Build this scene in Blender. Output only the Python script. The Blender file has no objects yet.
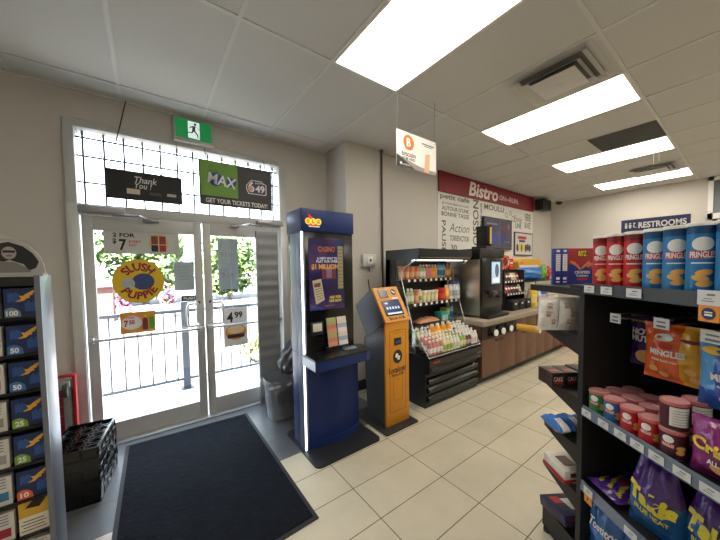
import bpy, bmesh, math, random
from math import sin, cos, pi, radians, sqrt, atan2
from mathutils import Vector, Matrix, Euler

random.seed(7)
SC = bpy.context.scene
COL = SC.collection

# ------------------------------------------------------------------ camera
EYE = 1.5
F_PX, PITCH, ROLL, YAW, CX, CY = 291.925, -0.04495, 0.01343, 0.650698, 369.67, 280.09
def camera():
    cd = bpy.data.cameras.new('camera')
    cd.sensor_fit = 'HORIZONTAL'; cd.sensor_width = 36.0
    cd.lens = F_PX / 720 * 36.0
    cd.shift_x = (360 - CX) / 720.0
    cd.shift_y = (CY - 270) / 720.0
    cd.clip_start = 0.02; cd.clip_end = 300
    co = bpy.data.objects.new('camera', cd); COL.objects.link(co)
    fw = Vector((sin(YAW)*cos(PITCH), cos(YAW)*cos(PITCH), sin(PITCH)))
    r = Vector((cos(YAW), -sin(YAW), 0)); d = fw.cross(r)
    r2 = r*cos(ROLL) + d*sin(ROLL); d2 = -r*sin(ROLL) + d*cos(ROLL)
    m = Matrix((r2, -d2, -fw)).transposed().to_4x4()
    m.translation = Vector((0, 0, EYE))
    co.matrix_world = m
    SC.camera = co
camera()

# ------------------------------------------------------------------ world, sun, exposure
PANEL_STRENGTH = 9.5
w = bpy.data.worlds.new('sky'); SC.world = w; w.use_nodes = True
bg = w.node_tree.nodes['Background']
bg.inputs[0].default_value = (0.80, 0.90, 1.0, 1)
bg.inputs[1].default_value = 9.0
sd = bpy.data.lights.new('sun', 'SUN'); sd.energy = 240.0; sd.angle = 0.009; sd.color = (1.0, 0.95, 0.86)
so = bpy.data.objects.new('sun', sd); COL.objects.link(so)
so.rotation_euler = Vector((0.35, 0.45, -1.0)).to_track_quat('-Z', 'Y').to_euler()
SC.view_settings.view_transform = 'Standard'
SC.view_settings.look = 'None'
SC.view_settings.gamma = 1.0
SC.view_settings.use_curve_mapping = False
SC.view_settings.exposure = 0.28

# ------------------------------------------------------------------ materials
def lin(c):
    return tuple(((x/255)/12.92 if x/255 <= 0.04045 else ((x/255+0.055)/1.055)**2.4) for x in c)
_M = {}
def mat(rgb, rough=0.5, metal=0.0, noise=0.06, nscale=8.0, spec=0.5, emit=0.0, alpha=1.0, bump=0.0, bscale=60.0, trans=0.0, coat=0.0):
    key = (tuple(rgb), rough, metal, noise, nscale, spec, emit, alpha, bump, bscale, trans, coat)
    if key in _M: return _M[key]
    m = bpy.data.materials.new('m_%d_%d_%d' % tuple(int(x) for x in rgb)); m.use_nodes = True
    nt = m.node_tree; b = nt.nodes['Principled BSDF']
    c = lin(rgb)
    b.inputs['Base Color'].default_value = (*c, 1)
    b.inputs['Roughness'].default_value = rough
    b.inputs['Metallic'].default_value = metal
    b.inputs['Specular IOR Level'].default_value = spec
    b.inputs['Coat Weight'].default_value = coat
    if alpha < 1: b.inputs['Alpha'].default_value = alpha
    if trans: b.inputs['Transmission Weight'].default_value = trans
    if emit:
        b.inputs['Emission Color'].default_value = (*c, 1); b.inputs['Emission Strength'].default_value = emit
    tc = nt.nodes.new('ShaderNodeTexCoord')
    if noise > 0:
        n = nt.nodes.new('ShaderNodeTexNoise'); n.inputs['Scale'].default_value = nscale; n.inputs['Detail'].default_value = 4
        nt.links.new(tc.outputs['Object'], n.inputs['Vector'])
        r = nt.nodes.new('ShaderNodeMapRange'); r.inputs['To Min'].default_value = 1-noise; r.inputs['To Max'].default_value = 1+noise
        nt.links.new(n.outputs['Fac'], r.inputs['Value'])
        mx = nt.nodes.new('ShaderNodeMix'); mx.data_type = 'RGBA'; mx.blend_type = 'MULTIPLY'
        mx.inputs['Factor'].default_value = 1.0
        mx.inputs['A'].default_value = (*c, 1)
        nt.links.new(r.outputs['Result'], mx.inputs['B'])
        nt.links.new(mx.outputs['Result'], b.inputs['Base Color'])
    if bump > 0:
        n2 = nt.nodes.new('ShaderNodeTexNoise'); n2.inputs['Scale'].default_value = bscale; n2.inputs['Detail'].default_value = 3
        nt.links.new(tc.outputs['Object'], n2.inputs['Vector'])
        bp = nt.nodes.new('ShaderNodeBump'); bp.inputs['Strength'].default_value = bump; bp.inputs['Distance'].default_value = 0.01
        nt.links.new(n2.outputs['Fac'], bp.inputs['Height']); nt.links.new(bp.outputs['Normal'], b.inputs['Normal'])
    _M[key] = m
    return m

def tile_mat(name, base, grout, bw, bh, ox, oy, rough, var=0.04):
    m = bpy.data.materials.new(name); m.use_nodes = True
    nt = m.node_tree; b = nt.nodes['Principled BSDF']
    tc = nt.nodes.new('ShaderNodeTexCoord'); mp = nt.nodes.new('ShaderNodeMapping')
    mp.inputs['Location'].default_value = (-ox + bw*40, -oy + bh*40, 0)
    nt.links.new(tc.outputs['Object'], mp.inputs['Vector'])
    br = nt.nodes.new('ShaderNodeTexBrick'); br.offset = 0.0; br.squash = 1.0
    br.inputs['Scale'].default_value = 1.0
    br.inputs['Brick Width'].default_value = bw; br.inputs['Row Height'].default_value = bh
    br.inputs['Mortar Size'].default_value = 0.0028; br.inputs['Mortar Smooth'].default_value = 0.1; br.inputs['Bias'].default_value = 0.0
    c = lin(base); c2 = tuple(x*(1-var*1.6) for x in c)
    br.inputs['Color1'].default_value = (*c, 1); br.inputs['Color2'].default_value = (*c2, 1)
    br.inputs['Mortar'].default_value = (*lin(grout), 1)
    nt.links.new(mp.outputs['Vector'], br.inputs['Vector'])
    n = nt.nodes.new('ShaderNodeTexNoise'); n.inputs['Scale'].default_value = 2.2; n.inputs['Detail'].default_value = 8; n.inputs['Roughness'].default_value = 0.65
    nt.links.new(tc.outputs['Object'], n.inputs['Vector'])
    r = nt.nodes.new('ShaderNodeMapRange'); r.inputs['From Min'].default_value = 0.3; r.inputs['From Max'].default_value = 0.7
    r.inputs['To Min'].default_value = 0.88; r.inputs['To Max'].default_value = 1.06
    nt.links.new(n.outputs['Fac'], r.inputs['Value'])
    mx = nt.nodes.new('ShaderNodeMix'); mx.data_type = 'RGBA'; mx.blend_type = 'MULTIPLY'; mx.inputs['Factor'].default_value = 1.0
    nt.links.new(br.outputs['Color'], mx.inputs['A']); nt.links.new(r.outputs['Result'], mx.inputs['B'])
    nt.links.new(mx.outputs['Result'], b.inputs['Base Color'])
    b.inputs['Roughness'].default_value = rough
    b.inputs['Specular IOR Level'].default_value = 0.35
    bp = nt.nodes.new('ShaderNodeBump'); bp.inputs['Strength'].default_value = 0.25; bp.inputs['Distance'].default_value = 0.004; bp.invert = True
    nt.links.new(br.outputs['Fac'], bp.inputs['Height']); nt.links.new(bp.outputs['Normal'], b.inputs['Normal'])
    return m

def glass_mat(name, tint=(0.96, 0.98, 0.99), fres=0.06):
    m = bpy.data.materials.new(name); m.use_nodes = True
    nt = m.node_tree; nt.nodes.clear()
    o = nt.nodes.new('ShaderNodeOutputMaterial'); t = nt.nodes.new('ShaderNodeBsdfTransparent'); g = nt.nodes.new('ShaderNodeBsdfGlossy')
    t.inputs['Color'].default_value = (*tint, 1); g.inputs['Roughness'].default_value = 0.02
    mx = nt.nodes.new('ShaderNodeMixShader'); mx.inputs['Fac'].default_value = fres
    nt.links.new(t.outputs[0], mx.inputs[1]); nt.links.new(g.outputs[0], mx.inputs[2]); nt.links.new(mx.outputs[0], o.inputs[0])
    return m

M_WALL = mat((198, 193, 186), 0.75, noise=0.03, nscale=3, bump=0.05, bscale=250, spec=0.3)
M_CEIL = mat((206, 205, 203), 0.9, noise=0.05, nscale=90, bump=0.12, bscale=350, spec=0.2)
M_TBAR = mat((212, 211, 208), 0.5, noise=0.02)
M_BLACK = mat((18, 18, 19), 0.45, noise=0.1)
M_BLACKG = mat((12, 12, 13), 0.2, noise=0.05)
M_SHELF = mat((24, 24, 26), 0.5, noise=0.08)
M_CHAR = mat((60, 62, 66), 0.45, noise=0.05)
M_STEEL = mat((170, 172, 175), 0.3, metal=1.0, noise=0.06, nscale=30)
M_ALU = mat((196, 198, 200), 0.38, metal=0.85, noise=0.04, nscale=20)
M_FRAME = mat((190, 190, 188), 0.45, metal=0.1, noise=0.03)
M_WHITE = mat((232, 231, 226), 0.5, noise=0.02)
M_PAPER = mat((226, 226, 224), 0.6, noise=0.03)
M_INK = mat((22, 22, 24), 0.6, noise=0.0)
M_GRAYINK = mat((120, 120, 122), 0.6, noise=0.0)
M_RED = mat((184, 28, 34), 0.45, noise=0.03)
M_YEL = mat((240, 196, 40), 0.45, noise=0.03)
M_ORANGE = mat((232, 122, 40), 0.45, noise=0.03)
M_GREEN = mat((70, 140, 60), 0.45, noise=0.03)
M_BLUE = mat((30, 90, 180), 0.45, noise=0.03)
M_RUBBER = mat((24, 24, 25), 0.75, noise=0.1, nscale=40)
M_GLASS = glass_mat('door_glass')
M_ACRYL = glass_mat('acrylic_side', (0.86, 0.87, 0.86), 0.10)

# ------------------------------------------------------------------ helpers
class MB:
    """collects shapes into one mesh"""
    def __init__(s): s.v = []; s.f = []; s.mi = []; s.X = None
    def _add(s, vs, fs, m):
        k = len(s.v)
        for p in vs:
            p = Vector(p)
            s.v.append(s.X @ p if s.X is not None else p)
        for i, f in enumerate(fs):
            s.f.append(tuple(k + j for j in f)); s.mi.append(m if isinstance(m, int) else m[i])
    def box(s, x0, x1, y0, y1, z0, z1, m=0, bev=0.0):
        if x0 > x1: x0, x1 = x1, x0
        if y0 > y1: y0, y1 = y1, y0
        if z0 > z1: z0, z1 = z1, z0
        if bev <= 0:
            vs = [(x0,y0,z0),(x1,y0,z0),(x1,y1,z0),(x0,y1,z0),(x0,y0,z1),(x1,y0,z1),(x1,y1,z1),(x0,y1,z1)]
            s._add(vs, [(0,3,2,1),(4,5,6,7),(0,1,5,4),(1,2,6,5),(2,3,7,6),(3,0,4,7)], m)
        else:
            bm = bmesh.new(); bmesh.ops.create_cube(bm, size=1)
            for q in bm.verts: q.co = Vector(((x0+x1)/2+q.co.x*(x1-x0), (y0+y1)/2+q.co.y*(y1-y0), (z0+z1)/2+q.co.z*(z1-z0)))
            bmesh.ops.bevel(bm, geom=list(bm.edges), offset=min(bev, .45*min(x1-x0, y1-y0, z1-z0)), segments=2, affect='EDGES', profile=0.5)
            bm.verts.index_update()
            s._add([q.co.copy() for q in bm.verts], [[q.index for q in f.verts] for f in bm.faces], m); bm.free()
        return s
    def cyl(s, p0, p1, r0, r1=None, n=14, m=0, cap=True):
        p0, p1 = Vector(p0), Vector(p1); r1 = r0 if r1 is None else r1
        d = (p1-p0).normalized(); a = d.orthogonal().normalized(); b = d.cross(a)
        vs = []
        for P, r in ((p0, r0), (p1, r1)):
            for i in range(n):
                t = 2*pi*i/n; vs.append(P + (a*cos(t)+b*sin(t))*r)
        fs = [(i, (i+1) % n, n+(i+1) % n, n+i) for i in range(n)]
        if cap: fs += [tuple(range(n-1, -1, -1)), tuple(range(n, 2*n))]
        s._add(vs, fs, m); return s
    def tube(s, pts, r, n=8, m=0):
        pts = [Vector(p) for p in pts]; vs = []; fs = []
        a = None
        for i, p in enumerate(pts):
            d = (pts[min(i+1, len(pts)-1)] - pts[max(i-1, 0)]).normalized()
            if a is None: a = d.orthogonal().normalized()
            a = (a - d*a.dot(d)).normalized(); b = d.cross(a)
            for j in range(n):
                t = 2*pi*j/n; vs.append(p + (a*cos(t)+b*sin(t))*r)
        for i in range(len(pts)-1):
            for j in range(n):
                fs.append((i*n+j, i*n+(j+1) % n, (i+1)*n+(j+1) % n, (i+1)*n+j))
        fs += [tuple(range(n-1, -1, -1)), tuple(range((len(pts)-1)*n, len(pts)*n))]
        s._add(vs, fs, m); return s
    def lathe(s, prof, n=20, c=(0, 0, 0), m=0, axis='z'):
        """prof: list of (r, z[, material of the band that ends here])"""
        vs = []; fs = []; ms = []
        for q in prof:
            for j in range(n):
                t = 2*pi*j/n; vs.append((c[0]+q[0]*cos(t), c[1]+q[0]*sin(t), c[2]+q[1]))
        for i in range(len(prof)-1):
            mm = prof[i+1][2] if len(prof[i+1]) > 2 else m
            for j in range(n):
                fs.append((i*n+j, i*n+(j+1) % n, (i+1)*n+(j+1) % n, (i+1)*n+j)); ms.append(mm)
        fs.append(tuple(range(n-1, -1, -1))); ms.append(prof[0][2] if len(prof[0]) > 2 else m)
        fs.append(tuple(range((len(prof)-1)*n, len(prof)*n))); ms.append(prof[-1][2] if len(prof[-1]) > 2 else m)
        s._add(vs, fs, ms); return s
    def prism(s, poly, axis, lo, hi, m=0):
        """poly in the other two axes: x -> (y,z), y -> (x,z), z -> (x,y)"""
        def P(a, b, t): return {'x': (t, a, b), 'y': (a, t, b), 'z': (a, b, t)}[axis]
        n = len(poly)
        ar = sum(poly[i][0]*poly[(i+1) % n][1]-poly[(i+1) % n][0]*poly[i][1] for i in range(n))
        pl = list(poly) if (ar > 0) != (axis == 'y') else list(poly)[::-1]
        vs = [P(a, b, lo) for a, b in pl] + [P(a, b, hi) for a, b in pl]
        fs = [tuple(range(n-1, -1, -1)), tuple(range(n, 2*n))] + [(i, (i+1) % n, n+(i+1) % n, n+i) for i in range(n)]
        s._add(vs, fs, m); return s
    def poly(s, pts, m=0): s._add(pts, [tuple(range(len(pts)))], m); return s
    def rect(s, cx, cz, w, h, y, m=0):
        s._add([(cx-w/2, y, cz-h/2), (cx+w/2, y, cz-h/2), (cx+w/2, y, cz+h/2), (cx-w/2, y, cz+h/2)], [(0, 1, 2, 3)], m); return s
    def disc(s, cx, cz, rx, rz, y, m=0, n=28):
        s._add([(cx+rx*cos(2*pi*i/n), y, cz+rz*sin(2*pi*i/n)) for i in range(n)], [tuple(range(n))], m); return s
    def grid(s, nu, nv, fn, mfn=0, flip=False):
        vs = [fn(i/nu, j/nv) for j in range(nv+1) for i in range(nu+1)]; fs = []; ms = []
        for j in range(nv):
            for i in range(nu):
                q = (j*(nu+1)+i, j*(nu+1)+i+1, (j+1)*(nu+1)+i+1, (j+1)*(nu+1)+i)
                fs.append(q[::-1] if flip else q)
                ms.append(mfn((i+.5)/nu, (j+.5)/nv) if callable(mfn) else mfn)
        s._add(vs, fs, ms); return s
    def build(s, name, mats, parent=None, smooth=True, world=False, ang=35):
        me = bpy.data.meshes.new(name)
        vs = s.v
        if world and parent is not None:
            inv = (Matrix.Translation(parent.location) @ parent.rotation_euler.to_matrix().to_4x4()).inverted()
            vs = [inv @ p for p in vs]
        me.from_pydata([tuple(p) for p in vs], [], s.f)
        if not isinstance(mats, (list, tuple)): mats = [mats]
        for x in mats: me.materials.append(x)
        me.polygons.foreach_set('material_index', s.mi)
        me.update()
        if smooth:
            me.shade_smooth(); me.set_sharp_from_angle(angle=radians(ang))
        o = bpy.data.objects.new(name, me); COL.objects.link(o)
        if parent is not None: o.parent = parent
        return o

def thing(name, label, cat, loc=(0, 0, 0), rz=0.0, group=None):
    o = bpy.data.objects.new(name, None); COL.objects.link(o); o.empty_display_size = 0.05
    o.location = loc; o.rotation_euler = (0, 0, rz); o['label'] = label; o['category'] = cat
    if group: o['group'] = group
    return o
def tag(o, label, cat, group=None, kind=None):
    o['label'] = label; o['category'] = cat
    if group: o['group'] = group
    if kind: o['kind'] = kind
    return o
def struct(o, label, cat):
    o['kind'] = 'structure'; o['label'] = label; o['category'] = cat; return o
KIDS = {}
def children(o): return [c for c in bpy.data.objects if c.parent is o]
def copy_tree(o, loc, rz, label=None, group=None):
    c = o.copy(); COL.objects.link(c); c.location = loc; c.rotation_euler = (0, 0, rz)
    if label: c['label'] = label
    if group: c['group'] = group
    for ch in o.children:
        d = ch.copy(); COL.objects.link(d); d.parent = c
        for g in ch.children:
            e = g.copy(); COL.objects.link(e); e.parent = d
    return c

_T = {}
def glyphs(s, bold=0.0, shear=0.0):
    k = (s, bold, shear)
    if k in _T: return _T[k]
    cu = bpy.data.curves.new('t', 'FONT'); cu.body = s; cu.size = 1.0; cu.offset = bold; cu.shear = shear; cu.resolution_u = 3
    ob = bpy.data.objects.new('t', cu); COL.objects.link(ob)
    me = bpy.data.meshes.new_from_object(ob)
    vs = [(v.co.x, v.co.y) for v in me.vertices]; fs = [tuple(p.vertices) for p in me.polygons]
    bpy.data.objects.remove(ob); bpy.data.curves.remove(cu); bpy.data.meshes.remove(me)
    xs = [p[0] for p in vs]; ys = [p[1] for p in vs]
    x0, x1, y0, y1 = min(xs), max(xs), min(ys), max(ys)
    vs = [((p[0]-(x0+x1)/2)/(x1-x0), (p[1]-(y0+y1)/2)/(y1-y0)) for p in vs]
    _T[k] = (vs, fs); return _T[k]
def letters(parent, material, y, items, warp=None, name='lettering', bold=0.0, shear=0.0, rot=0):
    """items: (string, cx, cz, w, h[, degrees]) in the parent's own x-z plane, facing -y"""
    mb = MB()
    for it in items:
        vs, fs = glyphs(it[0], bold, shear)
        a = radians(it[5]) if len(it) > 5 else 0.0
        pts = []
        for (x, z) in vs:
            X, Z = x*it[3], z*it[4]
            if a: X, Z = X*cos(a)-Z*sin(a), X*sin(a)+Z*cos(a)
            X += it[1]; Z += it[2]
            pts.append(warp(X, Z) if warp else (X, y, Z))
        mb._add(pts, fs, 0)
    return mb.build(name, material, parent, smooth=False)
def ordinal(i): return ['first', 'second', 'third', 'fourth', 'fifth', 'sixth', 'seventh', 'eighth', 'ninth', 'tenth', 'eleventh', 'twelfth'][i]

CEIL = 2.954
WALL_Y = 3.33
FAR_X = 7.7
LEFT_X, BACK_Y = -1.6, -3.6
BISTRO_Y = 2.94
COLUMN_Y = 2.87

# ================================================================== SETTING
beige = tile_mat('beige_floor_tile', (197, 189, 169), (100, 94, 84), 0.56, 0.296, 1.055, 1.305, 0.27)
dark = tile_mat('grey_entry_tile', (92, 94, 98), (60, 60, 62), 0.56, 0.296, 1.055, 1.305, 0.35)
m = MB()
def flr(x0, x1, y0, y1, k): m.poly([(x0, y0, 0), (x1, y0, 0), (x1, y1, 0), (x0, y1, 0)], k)
flr(LEFT_X, FAR_X, BACK_Y, 2.19, 0); flr(1.9, FAR_X, 2.19, WALL_Y+.1, 0); flr(LEFT_X, 1.9, 2.19, WALL_Y+.1, 1)
m.box(LEFT_X, FAR_X, BACK_Y, WALL_Y+.15, -.2, -.01, 0)
struct(m.build('floor', [beige, dark], smooth=False), 'beige floor tiles with dark grey tiles by the door', 'floor')
m = MB(); m.box(LEFT_X-.1, FAR_X+.1, BACK_Y-.1, WALL_Y+.3, CEIL, CEIL+.1)
struct(m.build('ceiling', M_CEIL, smooth=False), 'grey suspended ceiling of large mineral tiles', 'ceiling')
m = MB()
GX, GY = 1.092, 1.842
k = -4
while GX+.61*k < FAR_X:
    x = GX+.61*k
    if x > LEFT_X: m.box(x-.012, x+.012, BACK_Y, WALL_Y, CEIL-.006, CEIL)
    k += 1
for k in range(-5, 2):
    y = GY+1.22*k
    if y > BACK_Y: m.box(LEFT_X, FAR_X, y-.012, y+.012, CEIL-.0065, CEIL)
m.box(LEFT_X, 1.86, WALL_Y-.025, WALL_Y, CEIL-.012, CEIL)
struct(m.build('ceiling_grid', M_TBAR, smooth=False), 'pale metal bars holding the ceiling tiles', 'ceiling grid')

DX0, DX1, DTOP = -0.46, 1.27, 2.68
m = MB()
m.box(LEFT_X, DX0, WALL_Y, WALL_Y+.2, 0, CEIL); m.box(DX1, 1.95, WALL_Y, WALL_Y+.2, 0, CEIL); m.box(DX0, DX1, WALL_Y, WALL_Y+.2, DTOP, CEIL)
struct(m.build('wall_front', M_WALL, smooth=False), 'taupe painted wall around the glass entrance', 'wall')
m = MB(); m.box(1.86, 2.40, COLUMN_Y, WALL_Y+.2, 0, CEIL)
struct(m.build('wall_column', M_WALL, smooth=False), 'taupe boxed-out column behind the orange machine', 'wall')
m = MB(); m.box(2.40, FAR_X, BISTRO_Y, WALL_Y+.2, 0, CEIL)
struct(m.build('wall_right', M_WALL, smooth=False), 'taupe wall behind the cooler and the coffee counter', 'wall')
m = MB(); m.box(FAR_X, FAR_X+.15, BACK_Y, WALL_Y+.2, 0, CEIL)
struct(m.build('wall_far', M_WALL, smooth=False), 'plain taupe wall at the far end', 'wall')
m = MB(); m.box(LEFT_X-.15, LEFT_X, BACK_Y, WALL_Y+.2, 0, CEIL)
struct(m.build('wall_left', M_WALL, smooth=False), 'taupe wall beside the entrance', 'wall')
m = MB(); m.box(LEFT_X-.15, FAR_X+.15, BACK_Y-.15, BACK_Y, 0, CEIL)
struct(m.build('wall_back', M_WALL, smooth=False), 'taupe wall facing the entrance', 'wall')
m = MB(); m.box(DX1+.05, 1.86, WALL_Y-.012, WALL_Y, 0, .12); m.box(1.848, 1.86, COLUMN_Y, WALL_Y, 0, .12); m.box(1.848, 2.40, COLUMN_Y-.012, COLUMN_Y, 0, .12); m.box(2.4, FAR_X, BISTRO_Y-.012, BISTRO_Y, 0, .12)
struct(m.build('baseboard_front', mat((52, 53, 56), .4), smooth=False), 'dark grey tile baseboard behind the machines', 'baseboard')
m = MB(); m.box(LEFT_X, DX0-.03, WALL_Y-.012, WALL_Y, 0, .12)
struct(m.build('baseboard_left', mat((52, 53, 56), .4), smooth=False), 'dark grey tile baseboard beside the entrance', 'baseboard')

# --- entrance frame (transom with wired grid, two glazed leaves)
m = MB()
for (a, b, c, d) in ((DX0-.03, DX0+.035, 0, DTOP+.03), (DX1-.035, DX1+.03, 0, DTOP+.03), (DX0+.035, DX1-.035, DTOP-.025, DTOP+.03)):
    m.box(a, b, WALL_Y-.03, WALL_Y+.17, c, d, 0, .004)
m.box(DX0, DX1, WALL_Y-.01, WALL_Y+.13, 1.965, 2.05, 0, .004)
fr = m.build('trim_1', M_FRAME)
struct(fr, 'grey metal frame around the glass entrance', 'door frame')
m = MB(); m.box(DX0-.03, DX0+.035, WALL_Y-.045, WALL_Y-.028, 0, 2.04, 0, .003); m.box(DX1-.035, DX1+.03, WALL_Y-.045, WALL_Y-.028, 0, 2.04, 0, .003)
struct(m.build('trim_2', mat((205, 205, 203), .4, metal=.2)), 'pale cover strips down both sides of the doors', 'trim')
wn = thing('window_1', 'wide transom window with a wire grid above the doors', 'window', (DX0, WALL_Y+.06, 2.05)); wn['kind'] = 'structure'
m = MB(); m.box(DX0+.035, DX1-.035, WALL_Y+.10, WALL_Y+.106, 2.05, DTOP-.02); m.build('pane', M_GLASS, wn, world=True, smooth=False)
m = MB()
for i in range(13):
    x = DX0+.075+i*.131; m.box(x-.007, x+.007, WALL_Y+.055, WALL_Y+.069, 2.05, DTOP-.02)
for z in (2.235, 2.45, 2.60): m.box(DX0+.035, DX1-.035, WALL_Y+.052, WALL_Y+.06, z-.007, z+.007)
m.build('security_grid', mat((96, 98, 112), .5, metal=.3), wn, world=True, smooth=False)

def door_leaf(name, x0, x1, label, pull_side):
    t = thing(name, label, 'door', (x0, WALL_Y+.04, 0)); t['kind'] = 'structure'
    m = MB(); y0, y1 = WALL_Y+.01, WALL_Y+.055
    st = .07
    m.box(x0, x0+st, y0, y1, .012, 1.96, 0, .003); m.box(x1-st, x1, y0, y1, .012, 1.96, 0, .003)
    m.box(x0+st, x1-st, y0, y1, 1.84, 1.96, 0, .003); m.box(x0+st, x1-st, y0, y1, .012, .17, 0, .003)
    m.build('door_frame', M_FRAME, t, world=True)
    m = MB(); m.box(x0+st, x1-st, WALL_Y+.03, WALL_Y+.036, .17, 1.84); m.build('pane', M_GLASS, t, world=True, smooth=False)
    m = MB(); m.cyl((x0+.01, WALL_Y-.045, .915), (x1-.01, WALL_Y-.045, .915), .013, n=12)
    for x in (x0+.025, x1-.025): m.box(x-.018, x+.018, WALL_Y-.055, WALL_Y+.012, .89, .94, 0, .005)
    m.build('push_bar', M_ALU, t, world=True)
    xp = x1-.06 if pull_side > 0 else x0+.06; xo = xp-.075*pull_side
    m = MB(); m.tube([(xp, WALL_Y+.01, 1.16), (xp, WALL_Y-.05, 1.165), (xo, WALL_Y-.06, 1.165), (xo-.012*pull_side, WALL_Y-.06, 1.15), (xo-.012*pull_side, WALL_Y-.06, .97), (xo, WALL_Y-.06, .95), (xp, WALL_Y-.05, .95), (xp, WALL_Y+.01, .955)], .011, 10)
    m.build('handle', mat((222, 223, 224), .35, metal=.3), t, world=True)
    m = MB(); m.cyl((xp+.015*pull_side, WALL_Y+.012, 1.17), (xp+.015*pull_side, WALL_Y+.0, 1.17), .014, n=14); m.build('lock', M_CHAR, t, world=True)
    xc = (x0+.12) if pull_side > 0 else (x1-.12)
    m = MB(); m.box(xc-.13, xc+.16, WALL_Y-.055, WALL_Y+.005, 1.975, 2.03, 0, .006)
    m.box(xc+.10*pull_side-.02, xc+.10*pull_side+.02, WALL_Y-.07, WALL_Y-.02, 1.955, 1.975, 0, .004)
    m.tube([(xc+.10*pull_side, WALL_Y-.05, 1.965), (xc+.26*pull_side, WALL_Y-.17, 1.955), (xc+.34*pull_side, WALL_Y-.03, 1.945)], .010, 6)
    m.box(xc+.30*pull_side-.02, xc+.40*pull_side, WALL_Y-.045, WALL_Y+.012, 1.93, 1.955, 0, .004)
    m.build('door_closer', mat((150, 150, 152), .35, metal=.7), t, world=True)
    return t
door_leaf('door_1', -.415, .445, 'glass door leaf carrying the big yellow oval sticker', 1)
door_leaf('door_2', .455, 1.225, 'glass door leaf carrying the price poster', -1)
m = MB(); m.box(DX0+.03, DX1-.03, WALL_Y-.06, WALL_Y+.13, .0005, .012, 0, .003); struct(m.build('trim_3', M_ALU), 'metal door sill under both doors', 'door sill')

# --- ceiling light fixtures
def light_panel(x0, label):
    for (y0, lb) in ((.622, label), ):
        t = thing('ceiling_light', lb, 'ceiling light', (x0+.305, y0+.61, CEIL-.012), 0, 'recessed ceiling lights')
        m = MB()
        for (a, b, c, d) in ((x0+.006, x0+.022, y0+.006, y0+1.214), (x0+.588, x0+.604, y0+.006, y0+1.214), (x0+.022, x0+.588, y0+.006, y0+.022), (x0+.022, x0+.588, y0+1.198, y0+1.214)):
            m.box(a, b, c, d, CEIL-.011, CEIL-.0005)
        m.build('frame', M_WHITE, t, world=True, smooth=False)
        m = MB(); m.box(x0+.022, x0+.588, y0+.022, y0+1.198, CEIL-.008, CEIL-.002)
        m.build('diffuser', M_PANEL, t, world=True, smooth=False)
M_PANEL = mat((255, 247, 231), .5, noise=.05, nscale=2.5, emit=PANEL_STRENGTH)
for i, lb in zip((0, 3, 6, 9), ('big bright ceiling light panel nearest the entrance', 'bright ceiling light panel beside the square air diffuser', 'bright ceiling light panel beside the dark return grille', 'small bright ceiling light panel nearest the far wall')):
    light_panel(GX+.61*i, lb)
def extra_panel(x0, y0):
    t = thing('ceiling_light', 'unseen ceiling light panel in the row over the aisle behind', 'ceiling light', (x0+.305, y0+.61, CEIL-.012), 0, 'ceiling lights of the second row')
    m = MB(); m.box(x0+.022, x0+.588, y0+.022, y0+1.198, CEIL-.008, CEIL-.002); m.build('diffuser', M_PANEL, t, world=True, smooth=False)
    m = MB()
    for (a, b, c, d) in ((x0+.006, x0+.022, y0+.006, y0+1.214), (x0+.588, x0+.604, y0+.006, y0+1.214), (x0+.022, x0+.588, y0+.006, y0+.022), (x0+.022, x0+.588, y0+1.198, y0+1.214)):
        m.box(a, b, c, d, CEIL-.011, CEIL-.0005)
    m.build('frame', M_WHITE, t, world=True, smooth=False)
for i in (-3, 0, 3, 6, 9): extra_panel(GX+.61*i, GY-3*1.22)  # unseen row continuing the grid; its entrance-end panel is added to brighten that side

# --- square diffusers and return grille
def diffuser(x0, y0, label):
    t = thing('air_diffuser', label, 'air vent', (x0+.305, y0+.305, CEIL-.07), 0, 'square ceiling air diffusers')
    def ring(m, a, za, b, zb):
        P = lambda r, z: [(x0+.305-r, y0+.305-r, z), (x0+.305+r, y0+.305-r, z), (x0+.305+r, y0+.305+r, z), (x0+.305-r, y0+.305+r, z)]
        A, B = P(a, za), P(b, zb)
        for i in range(4):
            j = (i+1) % 4; m.poly([A[i], B[i], B[j], A[j]]); 
            m.poly([Vector(A[i])+Vector((0, 0, .004)), Vector(A[j])+Vector((0, 0, .004)), Vector(B[j])+Vector((0, 0, .004)), Vector(B[i])+Vector((0, 0, .004))])
    m = MB(); ring(m, .285, CEIL-.008, .24, CEIL-.002); ring(m, .255, CEIL-.036, .215, CEIL-.012); m.build('outer_cone', M_TBAR, t, world=True, smooth=False)
    m = MB(); ring(m, .20, CEIL-.044, .165, CEIL-.018); m.build('inner_cone', M_TBAR, t, world=True, smooth=False)
    m = MB(); m.box(x0+.305-.155, x0+.305+.155, y0+.305-.155, y0+.305+.155, CEIL-.050, CEIL-.043, 0, .003); m.cyl((x0+.305, y0+.305, CEIL-.050), (x0+.305, y0+.305, CEIL-.054), .02, n=16); m.build('face_plate', M_TBAR, t, world=True)
    m = MB(); m.box(x0+.305-.21, x0+.305+.21, y0+.305-.21, y0+.305+.21, CEIL-.0025, CEIL-.001); m.build('throat', mat((118, 116, 112), .8), t, world=True, smooth=False)
diffuser(GX+.61*2, .655, 'square white air diffuser on the ceiling nearest the entrance')
diffuser(GX+.61*8, .66, 'square white air diffuser on the ceiling by the far wall')
t = thing('return_grille', 'dark grey return air grille flat on the ceiling', 'air vent', (GX+.61*5+.305, .93, CEIL-.01))
m = MB(); x0 = GX+.61*5; m.box(x0+.01, x0+.60, .634, 1.22, CEIL-.006, CEIL-.001); m.build('backing', mat((86, 86, 86), .7), t, world=True, smooth=False)
m = MB()
for i in range(38): m.box(x0+.012+i*.0155, x0+.016+i*.0155, .634, 1.22, CEIL-.010, CEIL-.004)
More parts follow.
